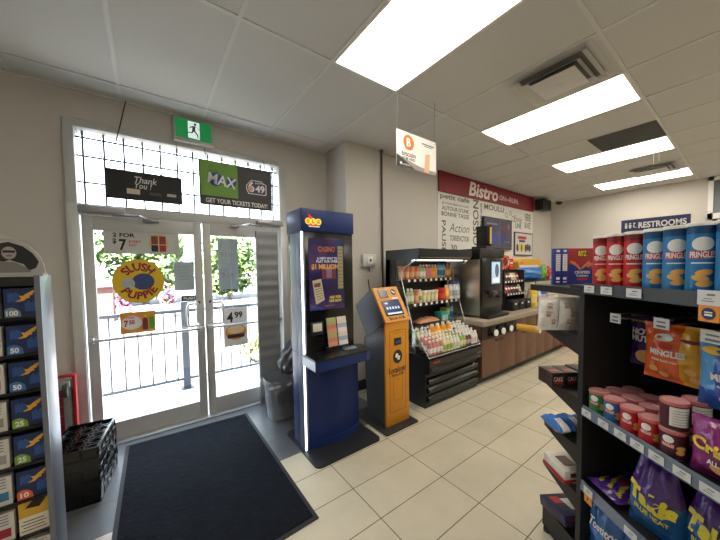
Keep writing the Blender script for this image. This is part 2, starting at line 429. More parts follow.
m.build('louver_grid', mat((112, 112, 110), .6), t, world=True, smooth=False)

# --- conduit on the wall
m = MB(); m.cyl((2.385, COLUMN_Y-.016, 0.0), (2.385, COLUMN_Y-.016, CEIL), .013, n=10); m.cyl((2.385, COLUMN_Y-.016, CEIL-.03), (2.385, COLUMN_Y-.016, CEIL), .022, n=12)
tag(m.build('conduit', mat((92, 80, 72), .5)), 'thin brown conduit pipe running down the column edge', 'pipe')

# ================================================================== OUTSIDE
m = MB(); m.box(-14, 16, WALL_Y+.2, 4.75, -.2, -.03)
struct(m.build('sidewalk', mat((214, 212, 208), .8, noise=.1, nscale=3), smooth=False), 'pale concrete walkway just outside the doors', 'sidewalk')
m = MB(); m.box(-40, 60, 4.75, 70, -.4, -.18)
struct(m.build('road', mat((58, 58, 60), .85, noise=.12, nscale=1.5), smooth=False), 'sunlit pale pavement beyond the railing', 'road')
t = thing('metal_railing', 'grey metal railing with vertical bars outside the doors', 'railing', (.4, 4.4, -.03))
M_RAIL = mat((70, 74, 82), .5, metal=.3)
m = MB(); m.box(-3, 5, 4.375, 4.425, .955, .995, 0, .008); m.build('top_rail', M_RAIL, t, world=True)
m = MB(); m.box(-3, 5, 4.38, 4.42, .08, .11, 0, .006); m.build('bottom_rail', M_RAIL, t, world=True)
for i, x in enumerate((-2.4, -1.03, .36, 1.78, 3.17, 4.5)):
    m = MB(); m.box(x-.04, x+.04, 4.36, 4.44, -.03, 1.09, 0, .008); m.box(x-.07, x+.07, 4.33, 4.47, -.03, -.018); m.build('railing_post', M_RAIL, t, world=True)
for i in range(62):
    x = -2.9+i*.1265
    m = MB(); m.cyl((x, 4.4, .11), (x, 4.4, .955), .009, n=8); m.build('picket', M_RAIL, t, world=True)

def tree(x, y, h, r, label, seed, tone):
    rd = random.Random(seed)
    t = thing('leafy_tree', label, 'tree', (x, y, -.18), 0, 'trees beyond the road')
    m = MB(); m.tube([(0, 0, 0), (.05, .02, h*.25), (0, .05, h*.6)], .14, 8); m.build('trunk', mat((96, 84, 70), .9, noise=.15), t)
    m = MB()
    cl = [(rd.gauss(0, r*.45), rd.gauss(0, r*.4), h*.5+rd.uniform(-.33, .42)*h*.95) for _ in range(34)]
    for i in range(4200):
        c = rd.choice(cl); p = Vector((max(-r, min(r, c[0]+rd.gauss(0, r*.2))), max(-r, min(r, c[1]+rd.gauss(0, r*.2))), max(.35, min(h, c[2]+rd.gauss(0, r*.18)))))
        a = Vector((rd.uniform(-1, 1), rd.uniform(-1, 1), rd.uniform(-1, 1))).normalized(); b = a.orthogonal().normalized(); s = rd.uniform(.12, .24)
        m.poly([p-a*s, p+b*s*.5, p+a*s, p-b*s*.5], rd.choice((0, 0, 1)))
    m.build('foliage', tone, t, smooth=False)
G1 = [mat((44, 66, 16), .7, noise=.2, nscale=3), mat((70, 92, 26), .7, noise=.2, nscale=3)]
G2 = [mat((40, 60, 18), .7, noise=.2, nscale=3), mat((60, 82, 26), .7, noise=.2, nscale=3)]
for i, (x, y, h, r, lb) in enumerate(((-3.9, 18, 3.7, 1.65, 'green tree showing beside the first door jamb'), (-.1, 18.5, 3.9, 1.65, 'bright green tree behind the yellow oval sticker'), (3.7, 18, 3.6, 1.65, 'green tree behind the tall pale notice on the second door'), (7.5, 18.5, 3.9, 1.65, 'green tree behind the grey ribbed panel'))):
    tree(x, y, h, r, lb, 40+i, G1 if i % 2 == 0 else G2)
t = thing('shed', 'small brown wooden shed with a dark roof across the road', 'shed', (-1.35, 13.2, -.18))
m = MB(); m.box(-.5, .42, -.5, .5, 0, 1.15)
for i in range(6): m.box(-.49+i*.18, -.48+i*.18, -.51, -.5, 0, 1.15)
m.build('wall', mat((84, 50, 40), .8, noise=.1), t, smooth=False)
m = MB(); m.prism([(-.58, 1.15), (.5, 1.15), (.4, 1.4), (-.45, 1.4)], 'y', -.6, .6); m.build('roof', mat((70, 64, 66), .8), t, smooth=False)
def planter(x, label):
    rd = random.Random(int(x*10)); t = thing('flower_planter', label, 'planter', (x, 12.4, -.18), 0, 'flower planters across the road')
    m = MB(); m.lathe([(.15, 0), (.2, .45), (.21, .5), (.18, .5), (.17, .42)], 14); m.build('pot', mat((110, 96, 100), .7), t)
    m = MB()
    for i in range(260):
        p = Vector((rd.gauss(0, .09), rd.gauss(0, .09), .72+rd.gauss(0, .12))); a = Vector((rd.uniform(-1, 1), rd.uniform(-1, 1), rd.uniform(-1, 1))).normalized(); b = a.orthogonal()
        m.poly([p-a*.06, p+b*.04, p+a*.06, p-b*.04], rd.choice((0, 0, 1)))
    m.build('blossom', [mat((110, 16, 70), .7), mat((30, 50, 22), .7)], t, smooth=False)
planter(-.62, 'pot of magenta flowers beside the brown shed'); planter(.55, 'pot of magenta flowers showing past the edge of the oval sticker')
rd = random.Random(5)
t = thing('low_shrub', 'small yellow green shrub behind the railing beneath the price poster', 'shrub', (1.62, 5.6, -.18))
m = MB()
for i in range(420):
    p = Vector((rd.gauss(0, .13), rd.gauss(0, .12), max(.05, .17+rd.gauss(0, .09)))); a = Vector((rd.uniform(-1, 1), rd.uniform(-1, 1), rd.uniform(-1, 1))).normalized(); b = a.orthogonal()
    m.poly([p-a*.06, p+b*.03, p+a*.06, p-b*.03])
m.build('foliage', mat((90, 100, 44), .7, noise=.2), t, smooth=False)
m = MB(); m.cyl((0, 0, 0), (0, 0, .3), .02, n=6); m.build('stem', mat((96, 84, 70), .9), t)

# ================================================================== SIGNS ON THE ENTRANCE
def board(name, label, cat, x0, x1, z0, z1, y, mats, th=.004, bev=0.0, group=None, part='panel'):
    """flat sign facing the room; its own x-z plane is centred on it"""
    t = thing(name, label, cat, ((x0+x1)/2, y, (z0+z1)/2), 0, group)
    W, H = x1-x0, z1-z0
    m = MB(); m.box(-W/2, W/2, 0, th, -H/2, H/2, 0, bev); m.build(part, mats, t)
    return t, W, H
# black thank-you board
t, W, H = board('thank_you_sign', 'black hanging board reading Thank You in the transom', 'sign', -.245, .29, 2.11, 2.355, WALL_Y-.05, mat((24, 24, 26), .5), .01)
m = MB(); m.box(-W/2, W/2, -.004, .014, H/2-.012, H/2); m.box(-W/2, W/2, -.004, .014, -H/2, -H/2+.012); m.box(-W/2, -W/2+.012, -.004, .014, -H/2, H/2); m.box(W/2-.012, W/2, -.004, .014, -H/2, H/2)
m.build('rim', M_BLACK, t, smooth=False)
letters(t, M_PAPER, -.001, [('Thank', .0, .055, .16, .055), ('You !', -.02, .005, .12, .05)], bold=.01, shear=.25)
for (a, b, c, d, e) in ((-.09, -.05, .09, .045, (212, 200, 170)), (.065, -.055, .085, .025, (74, 76, 80)), (.185, -.05, .07, .025, (190, 192, 190))):
    m = MB(); m.rect(a, b, c, d, -.001); m.build('sticker', mat(e, .6), t, smooth=False)
m = MB(); m.tube([(-.09, WALL_Y-.04, CEIL-.01), (-.14, WALL_Y-.06, 2.70), (-.22, WALL_Y-.055, 2.35)], .004, 6); m.tube([(.26, WALL_Y-.045, 2.35), (.26, WALL_Y-.036, DTOP)], .002, 5)
m.build('hanging_cord', M_BLACK, t, world=True)
# lottery board
t, W, H = board('lottery_board', 'green and dark hanging board reading GET YOUR TICKETS TODAY', 'sign', .42, 1.10, 2.115, 2.535, WALL_Y-.16, [mat((44, 40, 46), .5)], .006)
m = MB(); m.rect(-W/4+.005, .045, W/2-.01, H-.09, -.0006, 0); m.disc(-.20, .04, .065, .065, -.001, 1); m.disc(-.06, .03, .045, .045, -.001, 1)
m.build('green_field', [mat((104, 150, 46), .5), mat((34, 58, 130), .5)], t, smooth=False)
letters(t, M_PAPER, -.002, [('MAX', -.14, .035, .25, .10, -8), ('GET YOUR TICKETS TODAY!', 0, -.165, .58, .045)], bold=.02)
letters(t, mat((52, 74, 34), .6), -.002, [('LOTTO', -.22, .115, .09, .022)], name='small_lettering')
m = MB()
out = [(.08, -.01), (.08, .03), (.13, .09), (.24, .09), (.25, .07), (.285, .06), (.285, -.045), (.27, -.055), (.10, -.055)]
m.poly([(a, -.0008, b) for a, b in out], 0); m.poly([(.0+.18+(a-.18)*.92, -.0012, .015+(b-.015)*.90) for a, b in out], 1); m.disc(.125, 0, .022, .026, -.0028, 2)
m.build('number_badge', [M_PAPER, mat((44, 46, 92), .5), mat((216, 150, 120), .5)], t, smooth=False)
letters(t, M_PAPER, -.002, [('6', .13, .02, .062, .11), ('49', .218, .005, .095, .075), ('LOTTO', .215, .064, .09, .018)], bold=.03, name='number_lettering')
m = MB()
for x in (-.28, .28): m.tube([(x, .003, H/2), (x+.01, .08, H/2+.10), (x+.01, .12, H/2+.15)], .003, 5)
m.build('hanging_hook', M_CHAR, t)
# exit sign
t = thing('exit_sign', 'green running man exit sign above the doors', 'exit sign', (.405, WALL_Y-.03, 2.70))
m = MB(); m.box(-.165, .165, -.03, .03, 0, .225, 0, .006); m.box(-.165, .165, -.045, .03, -.004, .03, 0, .004); m.build('housing', mat((188, 190, 186), .45), t)
m = MB(); m.box(-.148, .148, -.034, -.03, .035, .21); m.build('green_face', mat((22, 120, 62), .4, noise=.15, nscale=10, emit=.55), t, smooth=False)
m = MB(); m.rect(0.0, .122, .095, .155, -.0345); m.build('white_door', mat((214, 228, 224), .4, emit=.7), t, smooth=False)
m = MB(); y = -.035
m.disc(.012, .178, .012, .012, y)
for q in ([(-.01, .16), (.014, .163), (.012, .115), (-.016, .112)], [(-.01, .16), (-.036, .145), (-.036, .136), (-.004, .148)], [(.014, .163), (.046, .135), (.052, .14), (.02, .15)], [(.012, .118), (-.002, .112), (.022, .085), (.03, .052), (.038, .054), (.034, .09)], [(-.016, .115), (0, .112), (-.014, .088), (-.06, .088), (-.06, .096), (-.02, .098)]):
    m.poly([(a, y, b) for a, b in q])
m.build('running_man', mat((16, 84, 48), .5), t, smooth=False)
# strip sign 2 for $7
t, W, H = board('window_sign', 'grey strip sign reading 2 FOR $7 on the door glass', 'sign', -.285, .255, 1.645, 1.84, WALL_Y+.018, mat((190, 192, 190), .6))
letters(t, M_INK, -.001, [('2 FOR', -.135, .065, .15, .035), ('$', -.20, .01, .025, .05), ('7', -.145, -.02, .05, .10)], bold=.03)
letters(t, M_RED, -.001, [('EVERY', -.06, .01, .085, .022), ('DAY', -.075, -.02, .055, .022)], bold=.02, name='red_lettering')
m = MB(); m.disc(.11, 0, .075, .085, -.001, 0); 
for x, c in ((.08, 2), (.14, 1)): m.rect(x, .03, .05, .075, -.0015, 1); m.rect(x, -.045, .05, .06, -.0015, c+1 if c == 2 else 2)
m.build('picture_print', [mat((214, 180, 120), .6), mat((130, 60, 50), .6), mat((160, 50, 50), .6), mat((40, 50, 90), .6)], t, smooth=False)
# oval sticker
t = thing('oval_sticker', 'yellow oval sticker reading SLUSH PUPPIE on the door glass', 'sticker', (-.06, WALL_Y+.016, 1.40))
m = MB(); n = 48; m._add([(.185*cos(2*pi*i/n), q, .195*sin(2*pi*i/n)) for q in (0, .003) for i in range(n)], [tuple(range(n)), tuple(range(2*n-1, n-1, -1))]+[(i, n+i, n+(i+1) % n, (i+1) % n) for i in range(n)], 0); m.build('oval_print', mat((222, 186, 30), .5), t, smooth=False)
M_DRED = mat((140, 24, 44), .5, noise=0)
def arc(top):
    def f(x, z):
        R = .155
        a = x/R
        if top: r = R+z; return (r*sin(a)*.95, -.001, r*cos(a))
        r = R-z; return (r*sin(a)*.95, -.001, -r*cos(a))
    return f
letters(t, M_DRED, 0, [('SLUSH', -.005, -.025, .30, .075)], warp=arc(True), bold=.04)
letters(t, M_DRED, 0, [('PUPPIE', .005, .025, .33, .07)], warp=arc(False), bold=.04, name='lower_lettering')
m = MB(); m.disc(.03, -.005, .08, .075, -.0008, 0); m.disc(-.075, -.02, .045, .05, -.0009, 1); m.build('plain_blotch', [mat((52, 72, 120), .5, noise=.3, nscale=30), mat((170, 176, 186), .5, noise=.2, nscale=30)], t, smooth=False)
# 7.50 poster
t, W, H = board('price_card', 'small orange card reading 7.50 taped on the door glass', 'poster', -.205, .045, .935, 1.125, WALL_Y+.018, mat((222, 150, 50), .6))
m = MB(); m.disc(-.045, .0, .075, .06, -.0008, 0); m.lathe([(.02, -.07, 1), (.02, -.0, 1), (.008, .04, 1), (.008, .06, 2)], 10, (.05, -.0, 0)); m.build('picture_print', [M_PAPER, mat((120, 40, 50), .5), mat((230, 200, 60), .5)], t, smooth=False)
m2 = MB(); m2.rect(.05, -.02, .035, .10, -.021, 0); m2.rect(.095, -.015, .035, .11, -.001, 1); m2.build('bottle_print', [mat((120, 40, 50), .5), mat((86, 160, 60), .5)], t, smooth=False)
letters(t, M_RED, -.0015, [('7', -.085, -.005, .03, .06), ('50', -.045, .005, .04, .04), ('2 FOR', -.055, .045, .06, .014)], bold=.04)
# push plate
t, W, H = board('push_label', 'small black label reading PUSH by the door handle', 'label', .255, .385, 1.19, 1.245, WALL_Y+.018, mat((34, 36, 56), .5), .003)
letters(t, M_PAPER, -.001, [('PUSH', 0, 0, .095, .026)], bold=.02)
# blank notices seen from behind
M_BACK = mat((176, 188, 196), .7, noise=.04)
t, W, H = board('paper_notice', 'blank grey notice on the door above the PUSH label', 'notice', .205, .37, 1.295, 1.575, WALL_Y+.040, M_BACK, .001, group='notices facing outside')
m = MB()
for i in range(5): m.rect(.0, .09-.03*i, .1-.012*(i % 3), .007, -.0006)
m.build('print', mat((150, 162, 172), .7), t, smooth=False)
t, W, H = board('paper_notice', 'tall pale grey notice on the door with the price poster', 'notice', .59, .785, 1.285, 1.82, WALL_Y+.040, M_BACK, .001, group='notices facing outside')
letters(t, mat((168, 160, 160), .7), -.0008, [('916', -.02, .10, .12, .05), ('919', -.01, -.12, .12, .05)], bold=.02)
# 4.99 poster
t, W, H = board('price_poster', 'white poster reading 4.99 over an orange dish picture', 'poster', .615, .855, .675, 1.085, WALL_Y+.018, M_PAPER, .002)
letters(t, M_INK, -.001, [('4', -.055, .105, .06, .11), ('99', .03, .125, .08, .07)], bold=.03)
m = MB(); m.disc(0, -.055, .105, .085, -.0008, 0); m.disc(0, -.03, .085, .045, -.0012, 1); m.rect(0, -.10, .17, .04, -.0014, 2); m.build('picture_print', [mat((224, 150, 50), .6), mat((236, 214, 160), .6, noise=.3, nscale=60), mat((60, 40, 60), .6)], t, smooth=False)
# ribbed panel
t = thing('ribbed_panel', 'tall grey ribbed panel standing against the second door', 'panel', (1.05, WALL_Y-.10, 0.0))
m = MB(); n = 70
def ribs(u, v): return (-.115+.23*u, -.012+.007*sin(v*2*pi*17), .012+1.885*v)
m.grid(1, 200, ribs); m.box(-.115, .115, -.003, .02, .012, 1.895)
m.box(-.115, -.105, -.016, .022, 0, 1.90); m.box(.105, .115, -.016, .022, 0, 1.90)
m.build('ribbed_sheet', mat((148, 150, 152), .5, noise=.08), t)

# ================================================================== FLOOR ITEMS BY THE ENTRANCE
# mat
t = thing('entrance_mat', 'black ribbed entrance mat on the floor before the doors', 'mat', (.28, 2.3, 0))
m = MB(); c = [(-.20, 3.19), (.765, 3.14), (.762, 1.535), (-.222, 1.50)]
m.prism(c, 'z', .0005, .007); m.build('rubber_border', M_RUBBER, t, world=True, smooth=False)
m = MB(); c2 = [(-.175, 3.165), (.74, 3.115), (.738, 1.563), (-.197, 1.53)]
m.prism(c2, 'z', .007, .011); m.build('carpet_pile', mat((13, 17, 26), .95, noise=.7, nscale=11, bump=1.0, bscale=45, spec=.15), t, world=True, smooth=False)
# crates
def crate_mesh():
    m = MB(); W, D, H = .26, .44, .073; T = .010
    m.box(-W/2, W/2, -D/2, D/2, 0, .008)
    for s in (-1, 1):
        m.box(s*(W/2-.003), s*(W/2-T), -D/2, D/2, 0, H*.98); m.box(-W/2, W/2, s*(D/2-.003), s*(D/2-T), 0, H*.98); m.box(s*W/2, s*(W/2-T), -D/2, D/2, 0, .012); m.box(-W/2, W/2, s*D/2, s*(D/2-T), 0, .012)
        for i in range(6):
            y = -D/2+i*(D-.012)/5; m.box(s*W/2, s*(W/2-T), y, y+.012, 0, H)
        for i in range(4):
            x = -W/2+i*(W-.012)/3; m.box(x, x+.012, s*D/2, s*(D/2-T), 0, H)
        m.box(s*W/2, s*(W/2-T), -D/2, D/2, H-.014, H); m.box(-W/2, W/2, s*D/2, s*(D/2-T), H-.014, H)
    for i in (1, 2): m.box(-W/2+W/3*i-.004, -W/2+W/3*i+.004, -D/2, D/2, .008, H*.8)
    for j in range(1, 5): m.box(-W/2, W/2, -D/2+D/5*j-.004, -D/2+D/5*j+.004, .008, H*.8)
    for i in range(3):
        for j in range(5):
            cx, cy = -W/2+W/6*(2*i+1), -D/2+D/10*(2*j+1)
            n = 14
            for k in range(n):
                a, b = 2*pi*k/n, 2*pi*(k+1)/n
                for r, s2 in ((.030, 1),):
                    p = [(cx+r*cos(a), cy+r*sin(a), H*.86), (cx+r*cos(b), cy+r*sin(b), H*.86), (cx+(r+.006)*cos(b), cy+(r+.006)*sin(b), H*.86), (cx+(r+.006)*cos(a), cy+(r+.006)*sin(a), H*.86)]
                    m.poly(p); m.poly([(x, y, z-.01) for x, y, z in p][::-1])
    return m
CR = ['topmost black plastic bottle crate of the stack by the door', 'black plastic bottle crate just under the topmost one', 'middle black plastic bottle crate of the stack', 'black plastic bottle crate just above the lowest one', 'lowest black plastic bottle crate, resting on the dark tiles']
proto = crate_mesh().build('bottle_crate', mat((11, 11, 12), .22, noise=.1, spec=.7), smooth=False)
tag(proto, CR[4], 'crate', 'stacked black bottle crates')
for i in range(5):
    o = proto if i == 0 else proto.copy()
    if i: COL.objects.link(o); o['label'] = CR[4-i]
    o.location = (-.395+.004*(i % 2), 2.76, .0735*i); o.rotation_euler = (0, 0, radians(-7))
# red dolly standing on end
t = thing('red_dolly', 'red plastic dolly with a caster, stood on end behind the crates', 'dolly', (-.545, 3.17, 0))
m = MB(); m.box(-.10, .075, -.02, .035, 0, .70, 0, .008); m.box(-.10, -.085, -.05, -.02, 0, .70); m.box(.06, .075, -.05, -.02, 0, .70)
for i in range(9): m.box(-.085, .06, -.035, -.02, .04+i*.07, .052+i*.07)
m.build('deck', mat((178, 20, 34), .4, noise=.06), t)
m = MB(); m.box(.008, .05, -.06, -.02, 0, .60, 0, .004); m.build('strap', mat((124, 124, 128), .5), t)
m = MB(); m.box(-.02, .065, -.04, -.018, .60, .69, 0, .004); m.box(.01, .05, -.09, -.035, .625, .675, 0, .004); m.build('caster_bracket', M_STEEL, t)
m = MB(); m.cyl((.016, -.10, .61), (.044, -.10, .61), .048, n=20); m.build('caster_wheel', mat((60, 60, 62), .6), t)
# bin with clear liner
t = thing('waste_bin', 'grey bin in a clear crumpled liner beside the door', 'bin', (1.05, 2.90, 0))
rd = random.Random(3)
m = MB()
def binf(r0, r1, h, amp, zz=0):
    def f(u, v):
        a = 2*pi*u; r = r0+(r1-r0)*v
        k = 1+amp*(sin(a*7+v*9)*.5+sin(a*13-v*14)*.35+sin(a*3+v*5)*.4)
        sq = 1/max(abs(cos(a)), abs(sin(a)))**.55
        return (r*k*sq*cos(a), r*k*sq*sin(a)*.95, zz+h*v)
    return f
m.grid(40, 14, binf(.130, .165, .40, .02)); m.box(-.11, .11, -.1, .1, 0, .01); m.build('bin_body', mat((150, 151, 154), .4, noise=.25, nscale=6, bump=.3, bscale=12), t, ang=180)
m = MB(); m.grid(44, 18, lambda u, v: (lambda p: (p[0]*(1+.22*max(0, v-.80)*4*(.4+.6*abs(sin(u*19)))), p[1]*(1+.22*max(0, v-.80)*4*(.4+.6*abs(sin(u*23)))), p[2]))(binf(.140, .178, .40+.02*sin(u*31), .03)(u, v)))
m.build('clear_liner', (lambda g: g)(glass_mat('clear_liner', (.90, .92, .93), .22)), t, ang=180)
m = MB()
for a in (-2.2, -1.5, -2.8): m.disc(.17*cos(a), .37, .03, .016, -.19+.02*a*0, 0, 10)
m.build('paper_scrap', M_PAPER, t, smooth=False)
# dark bag
t = thing('rubbish_bag', 'dark grey slumped plastic bag lying on top of the grey bin', 'bag', (1.16, 2.945, .402))
m = MB()
def bagf(u, v):
    a = 2*pi*u; prof = [.08, .12, .135, .135, .13, .12, .10, .07, .04, .012]
    i = min(8, int(v*9)); fr_ = v*9-i; r = prof[i]*(1-fr_)+prof[i+1]*fr_
    k = 1+.13*sin(a*5+v*8)+.09*sin(a*9-v*13)+.05*sin(a*15+v*21)
    return (r*k*cos(a)*.8+.15*v*v, r*k*sin(a)*.9+.05*v, .40*v)
m.grid(44, 26, bagf)
m.build('bag_film', mat((84, 85, 90), .3, noise=.2, bump=.5, bscale=14, spec=.6), t, ang=180)

# ================================================================== LOTTERY KIOSK
K = thing('lottery_kiosk', 'tall blue and black ticket kiosk with a purple screen', 'kiosk', (1.2, 2.2, 0))
M_NAVY = mat((16, 38, 92), .42, noise=.04, spec=.35); M_NAVYD = mat((18, 42, 98), .35)
m = MB(); pts = []
def rrect(x0, x1, y0, y1, r, n=5):
    o = []
    for (cx, cy, a0) in ((x1-r, y1-r, 0), (x0+r, y1-r, 90), (x0+r, y0+r, 180), (x1-r, y0+r, 270)):
        for i in range(n+1):
            a = radians(a0+90*i/n); o.append((cx+r*cos(a), cy+r*sin(a)))
    return o
m.prism(rrect(.945, 1.565, 1.91, 2.53, .05), 'z', .0005, .014); m.build('base_plate', mat((30, 32, 36), .45), K, world=True, smooth=False)
m = MB()
front = [(1.0, 2.45), (1.0, 2.18)] + [(1.0+.50*i/8, 2.165-.05*sin(pi*i/8)) for i in range(9)] + [(1.50, 2.45)]
m.prism(front, 'z', .014, .70); m.build('pedestal', M_NAVY, K, world=True)
m = MB(); fr2 = [(1.0, 2.45), (1.0, 2.17)] + [(.997+.506*i/8, 2.155-.05*sin(pi*i/8)) for i in range(9)] + [(1.503, 2.45)]
m.prism(fr2, 'z', .014, .075); m.build('plinth_band', M_NAVYD, K, world=True)
m = MB(); m.box(.975, 1.005, 2.25, 2.40, .80, 1.955, 0, .004); m.build('side_panel', mat((104, 110, 126), .4, metal=.2), K, world=True)
m = MB(); m.box(.975, 1.005, 2.25, 2.40, .014, .80, 0, .004); m.build('side_skirt', M_NAVYD, K, world=True)
m = MB(); m.box(.965, 1.002, 2.155, 2.25, .014, 1.955, 0, .003); m.build('light_column', mat((84, 92, 112), .4, metal=.2), K, world=True)
m = MB(); m.box(.964, .979, 2.147, 2.156, .02, 1.95, 0, .003); m.build('light_strip', mat((240, 244, 250), .3, emit=4.0), K, world=True)
m = MB(); m.box(.985, 1.44, 2.135, 2.45, .79, 1.79, 0, .004); m.build('screen_housing', M_BLACKG, K, world=True)
hd = MB().box(.955, 1.445, 2.12, 2.41, 1.785, 1.965, 0, .006).build('header', M_NAVY, K, world=True)
# logo on the header: red wedge with three yellow discs
m = MB(); y = 2.1185
m.poly([(1.02, y, 1.925), (1.075, y, 1.88), (1.10, y, 1.83), (1.02, y, 1.83)], 0); m.poly([(1.02, y-.0002, 1.83), (1.115, y-.0002, 1.83), (1.115, y-.0002, 1.822), (1.02, y-.0002, 1.822)], 1)
for x in (1.015, 1.06, 1.105): m.disc(x, 1.865, .026, .026, y-.0004, 2)
m.build('logo_print', [mat((206, 28, 34), .4, emit=.3), M_PAPER, mat((246, 206, 60), .4, emit=.3)], K, world=True, smooth=False)
letters(K, M_DRED, 2.118-2.2, [('O', 1.015-1.2, 1.865, .022, .028), ('L', 1.06-1.2, 1.865, .016, .028), ('G', 1.105-1.2, 1.865, .022, .028)], bold=.05, name='logo_lettering')
# screen
def screen_mat():
    mm = bpy.data.materials.new('kiosk_screen'); mm.use_nodes = True; nt = mm.node_tree; b = nt.nodes['Principled BSDF']
    tc = nt.nodes.new('ShaderNodeTexCoord'); n = nt.nodes.new('ShaderNodeTexNoise'); n.inputs['Scale'].default_value = 5; n.inputs['Detail'].default_value = 5
    nt.links.new(tc.outputs['Object'], n.inputs['Vector'])
    r = nt.nodes.new('ShaderNodeValToRGB'); r.color_ramp.elements[0].position = .3; r.color_ramp.elements[0].color = (*lin((22, 16, 46)), 1); r.color_ramp.elements[1].position = .72; r.color_ramp.elements[1].color = (*lin((92, 58, 96)), 1)
    e = r.color_ramp.elements.new(.5); e.color = (*lin((40, 26, 72)), 1)
    nt.links.new(n.outputs['Fac'], r.inputs['Fac']); nt.links.new(r.outputs['Color'], b.inputs['Emission Color']); b.inputs['Emission Strength'].default_value = .5
    b.inputs['Base Color'].default_value = (.01, .01, .02, 1); b.inputs['Roughness'].default_value = .15
    return mm
SX0, SX1, SZ0, SZ1 = 1.02, 1.345, 1.155, 1.735
m = MB(); m.box(SX0, SX1, 2.13, 2.134, SZ0, SZ1); sc_ = m.build('screen', screen_mat(), K, world=True, smooth=False)
def E_(c, s=1.0): return mat(tuple(x*.5 for x in c), .3, noise=.08, emit=s*.62)
m = MB(); y = 2.1295
m.rect(1.31, 1.50, .05, .36, y, 0); m.rect(1.295, 1.70, .075, .045, y, 1)
m.poly([(1.045, y, 1.395), (1.125, y, 1.41), (1.155, y, 1.235), (1.075, y, 1.20)], 2)
m.poly([(1.06, y-.0004, 1.37), (1.118, y-.0004, 1.38), (1.118, y-.0004, 1.345), (1.062, y-.0004, 1.34)], 3)
for i in range(5): m.poly([(1.068+.004*i, y-.0004, 1.325-.02*i), (1.13+.004*i, y-.0004, 1.335-.02*i), (1.13+.004*i, y-.0004, 1.33-.02*i), (1.068+.004*i, y-.0004, 1.32-.02*i)], 3)
m.poly([(SX0, y, SZ0), (1.16, y, SZ0), (SX0, y, 1.215)], 4); m.rect(1.05, 1.185, .035, .02, y-.0004, 5)
m.rect(1.20, 1.46, .13, .11, y, 6); m.rect(1.20, 1.46, .05, .09, y-.0003, 7)
for i in range(11): m.rect(1.31, 1.35+i*.03, .044, .006, y-.0004, 8)
m.rect(1.20, 1.183, .10, .012, y, 8)
m.build('screen_picture', [E_((200, 184, 130), 1.4), E_((40, 70, 120)), E_((226, 214, 176), 1.7), E_((150, 84, 60)), E_((44, 96, 190)), E_((220, 90, 60)), E_((150, 70, 74)), E_((190, 150, 180)), E_((140, 118, 80))], K, world=True, smooth=False)
o = lambda x: x-1.2
letters(K, E_((220, 110, 40), 1.8), 2.1288-2.2, [('CASINO', o(1.18), 1.65, .155, .045)], bold=.03, name='screen_title')
letters(K, E_((240, 236, 244), 2.2), 2.1288-2.2, [('A NEW WAY TO', o(1.185), 1.575, .19, .022), ('PLAY FOR OVER', o(1.185), 1.55, .20, .022)], bold=.03, name='screen_lettering')
letters(K, E_((246, 176, 80), 2.2), 2.1288-2.2, [('$1 MILLION', o(1.165), 1.505, .25, .048)], bold=.05, name='screen_price_lettering')
letters(K, E_((246, 216, 70), 2.2), 2.1288-2.2, [('ASK FOR', o(1.255), 1.252, .115, .024), ('ONE NOW', o(1.255), 1.222, .12, .024)], bold=.04, name='screen_call_lettering')
# recess under the screen
m = MB(); m.box(1.02, 1.13, 2.118, 2.135, .955, 1.06, 0, .006); m.box(1.035, 1.115, 2.112, 2.118, .985, 1.05, 1, .004)
m.build('scanner', [mat((30, 34, 44), .4), mat((206, 200, 184), .5)], K, world=True)
m = MB(); m.box(1.15, 1.36, 2.10, 2.135, .81, .84); m.build('slip_tray', M_BLACK, K, world=True, smooth=False)
cols = [mat((196, 140, 110), .6), mat((206, 196, 186), .6), mat((190, 110, 100), .6), mat((214, 212, 206), .6), mat((150, 160, 100), .6), mat((150, 160, 180), .6)]
for i in range(6):
    for j in range(2):
        m = MB(); z = .845+i*.036; yy = 2.095+i*.0055; x0 = 1.165+j*.10
        m.poly([(x0, yy, z), (x0+.09, yy, z), (x0+.09, yy+.012, z+.055), (x0, yy+.012, z+.055)]); m.poly([(x0, yy+.001, z), (x0, yy+.013, z+.055), (x0+.09, yy+.013, z+.055), (x0+.09, yy+.001, z)])
        m.build('play_slip', cols[(i*2+j*3) % 6], K, world=True, smooth=False)
sh = [(.965, 2.17), (.965, 1.945), (.985, 1.93), (1.43, 1.93), (1.485, 1.96), (1.505, 2.03), (1.505, 2.13), (1.45, 2.17)]
m = MB(); m.prism(sh, 'z', .72, .795); m.build('counter_edge', M_NAVYD, K, world=True, smooth=False)
m = MB(); m.prism([(1.23+(a-1.23)*1.01, 2.05+(b-2.05)*1.015) for a, b in sh], 'z', .795, .81); m.build('countertop', mat((22, 23, 26), .3), K, world=True, smooth=False)
m = MB(); m.box(1.29, 1.40, 2.03, 2.115, .81, .818, 0, .003); m.box(1.30, 1.345, 2.04, 2.10, .818, .821, 1); m.box(1.352, 1.39, 2.04, 2.10, .818, .821, 1); m.build('coin_dish', [mat((120, 132, 148), .2), mat((170, 176, 186), .15, metal=.6)], K, world=True)
m = MB(); m.box(.9635, .968, 1.945, 2.17, .724, .795); m.build('edge_cap', mat((176, 182, 192), .35, metal=.4), K, world=True, smooth=False)

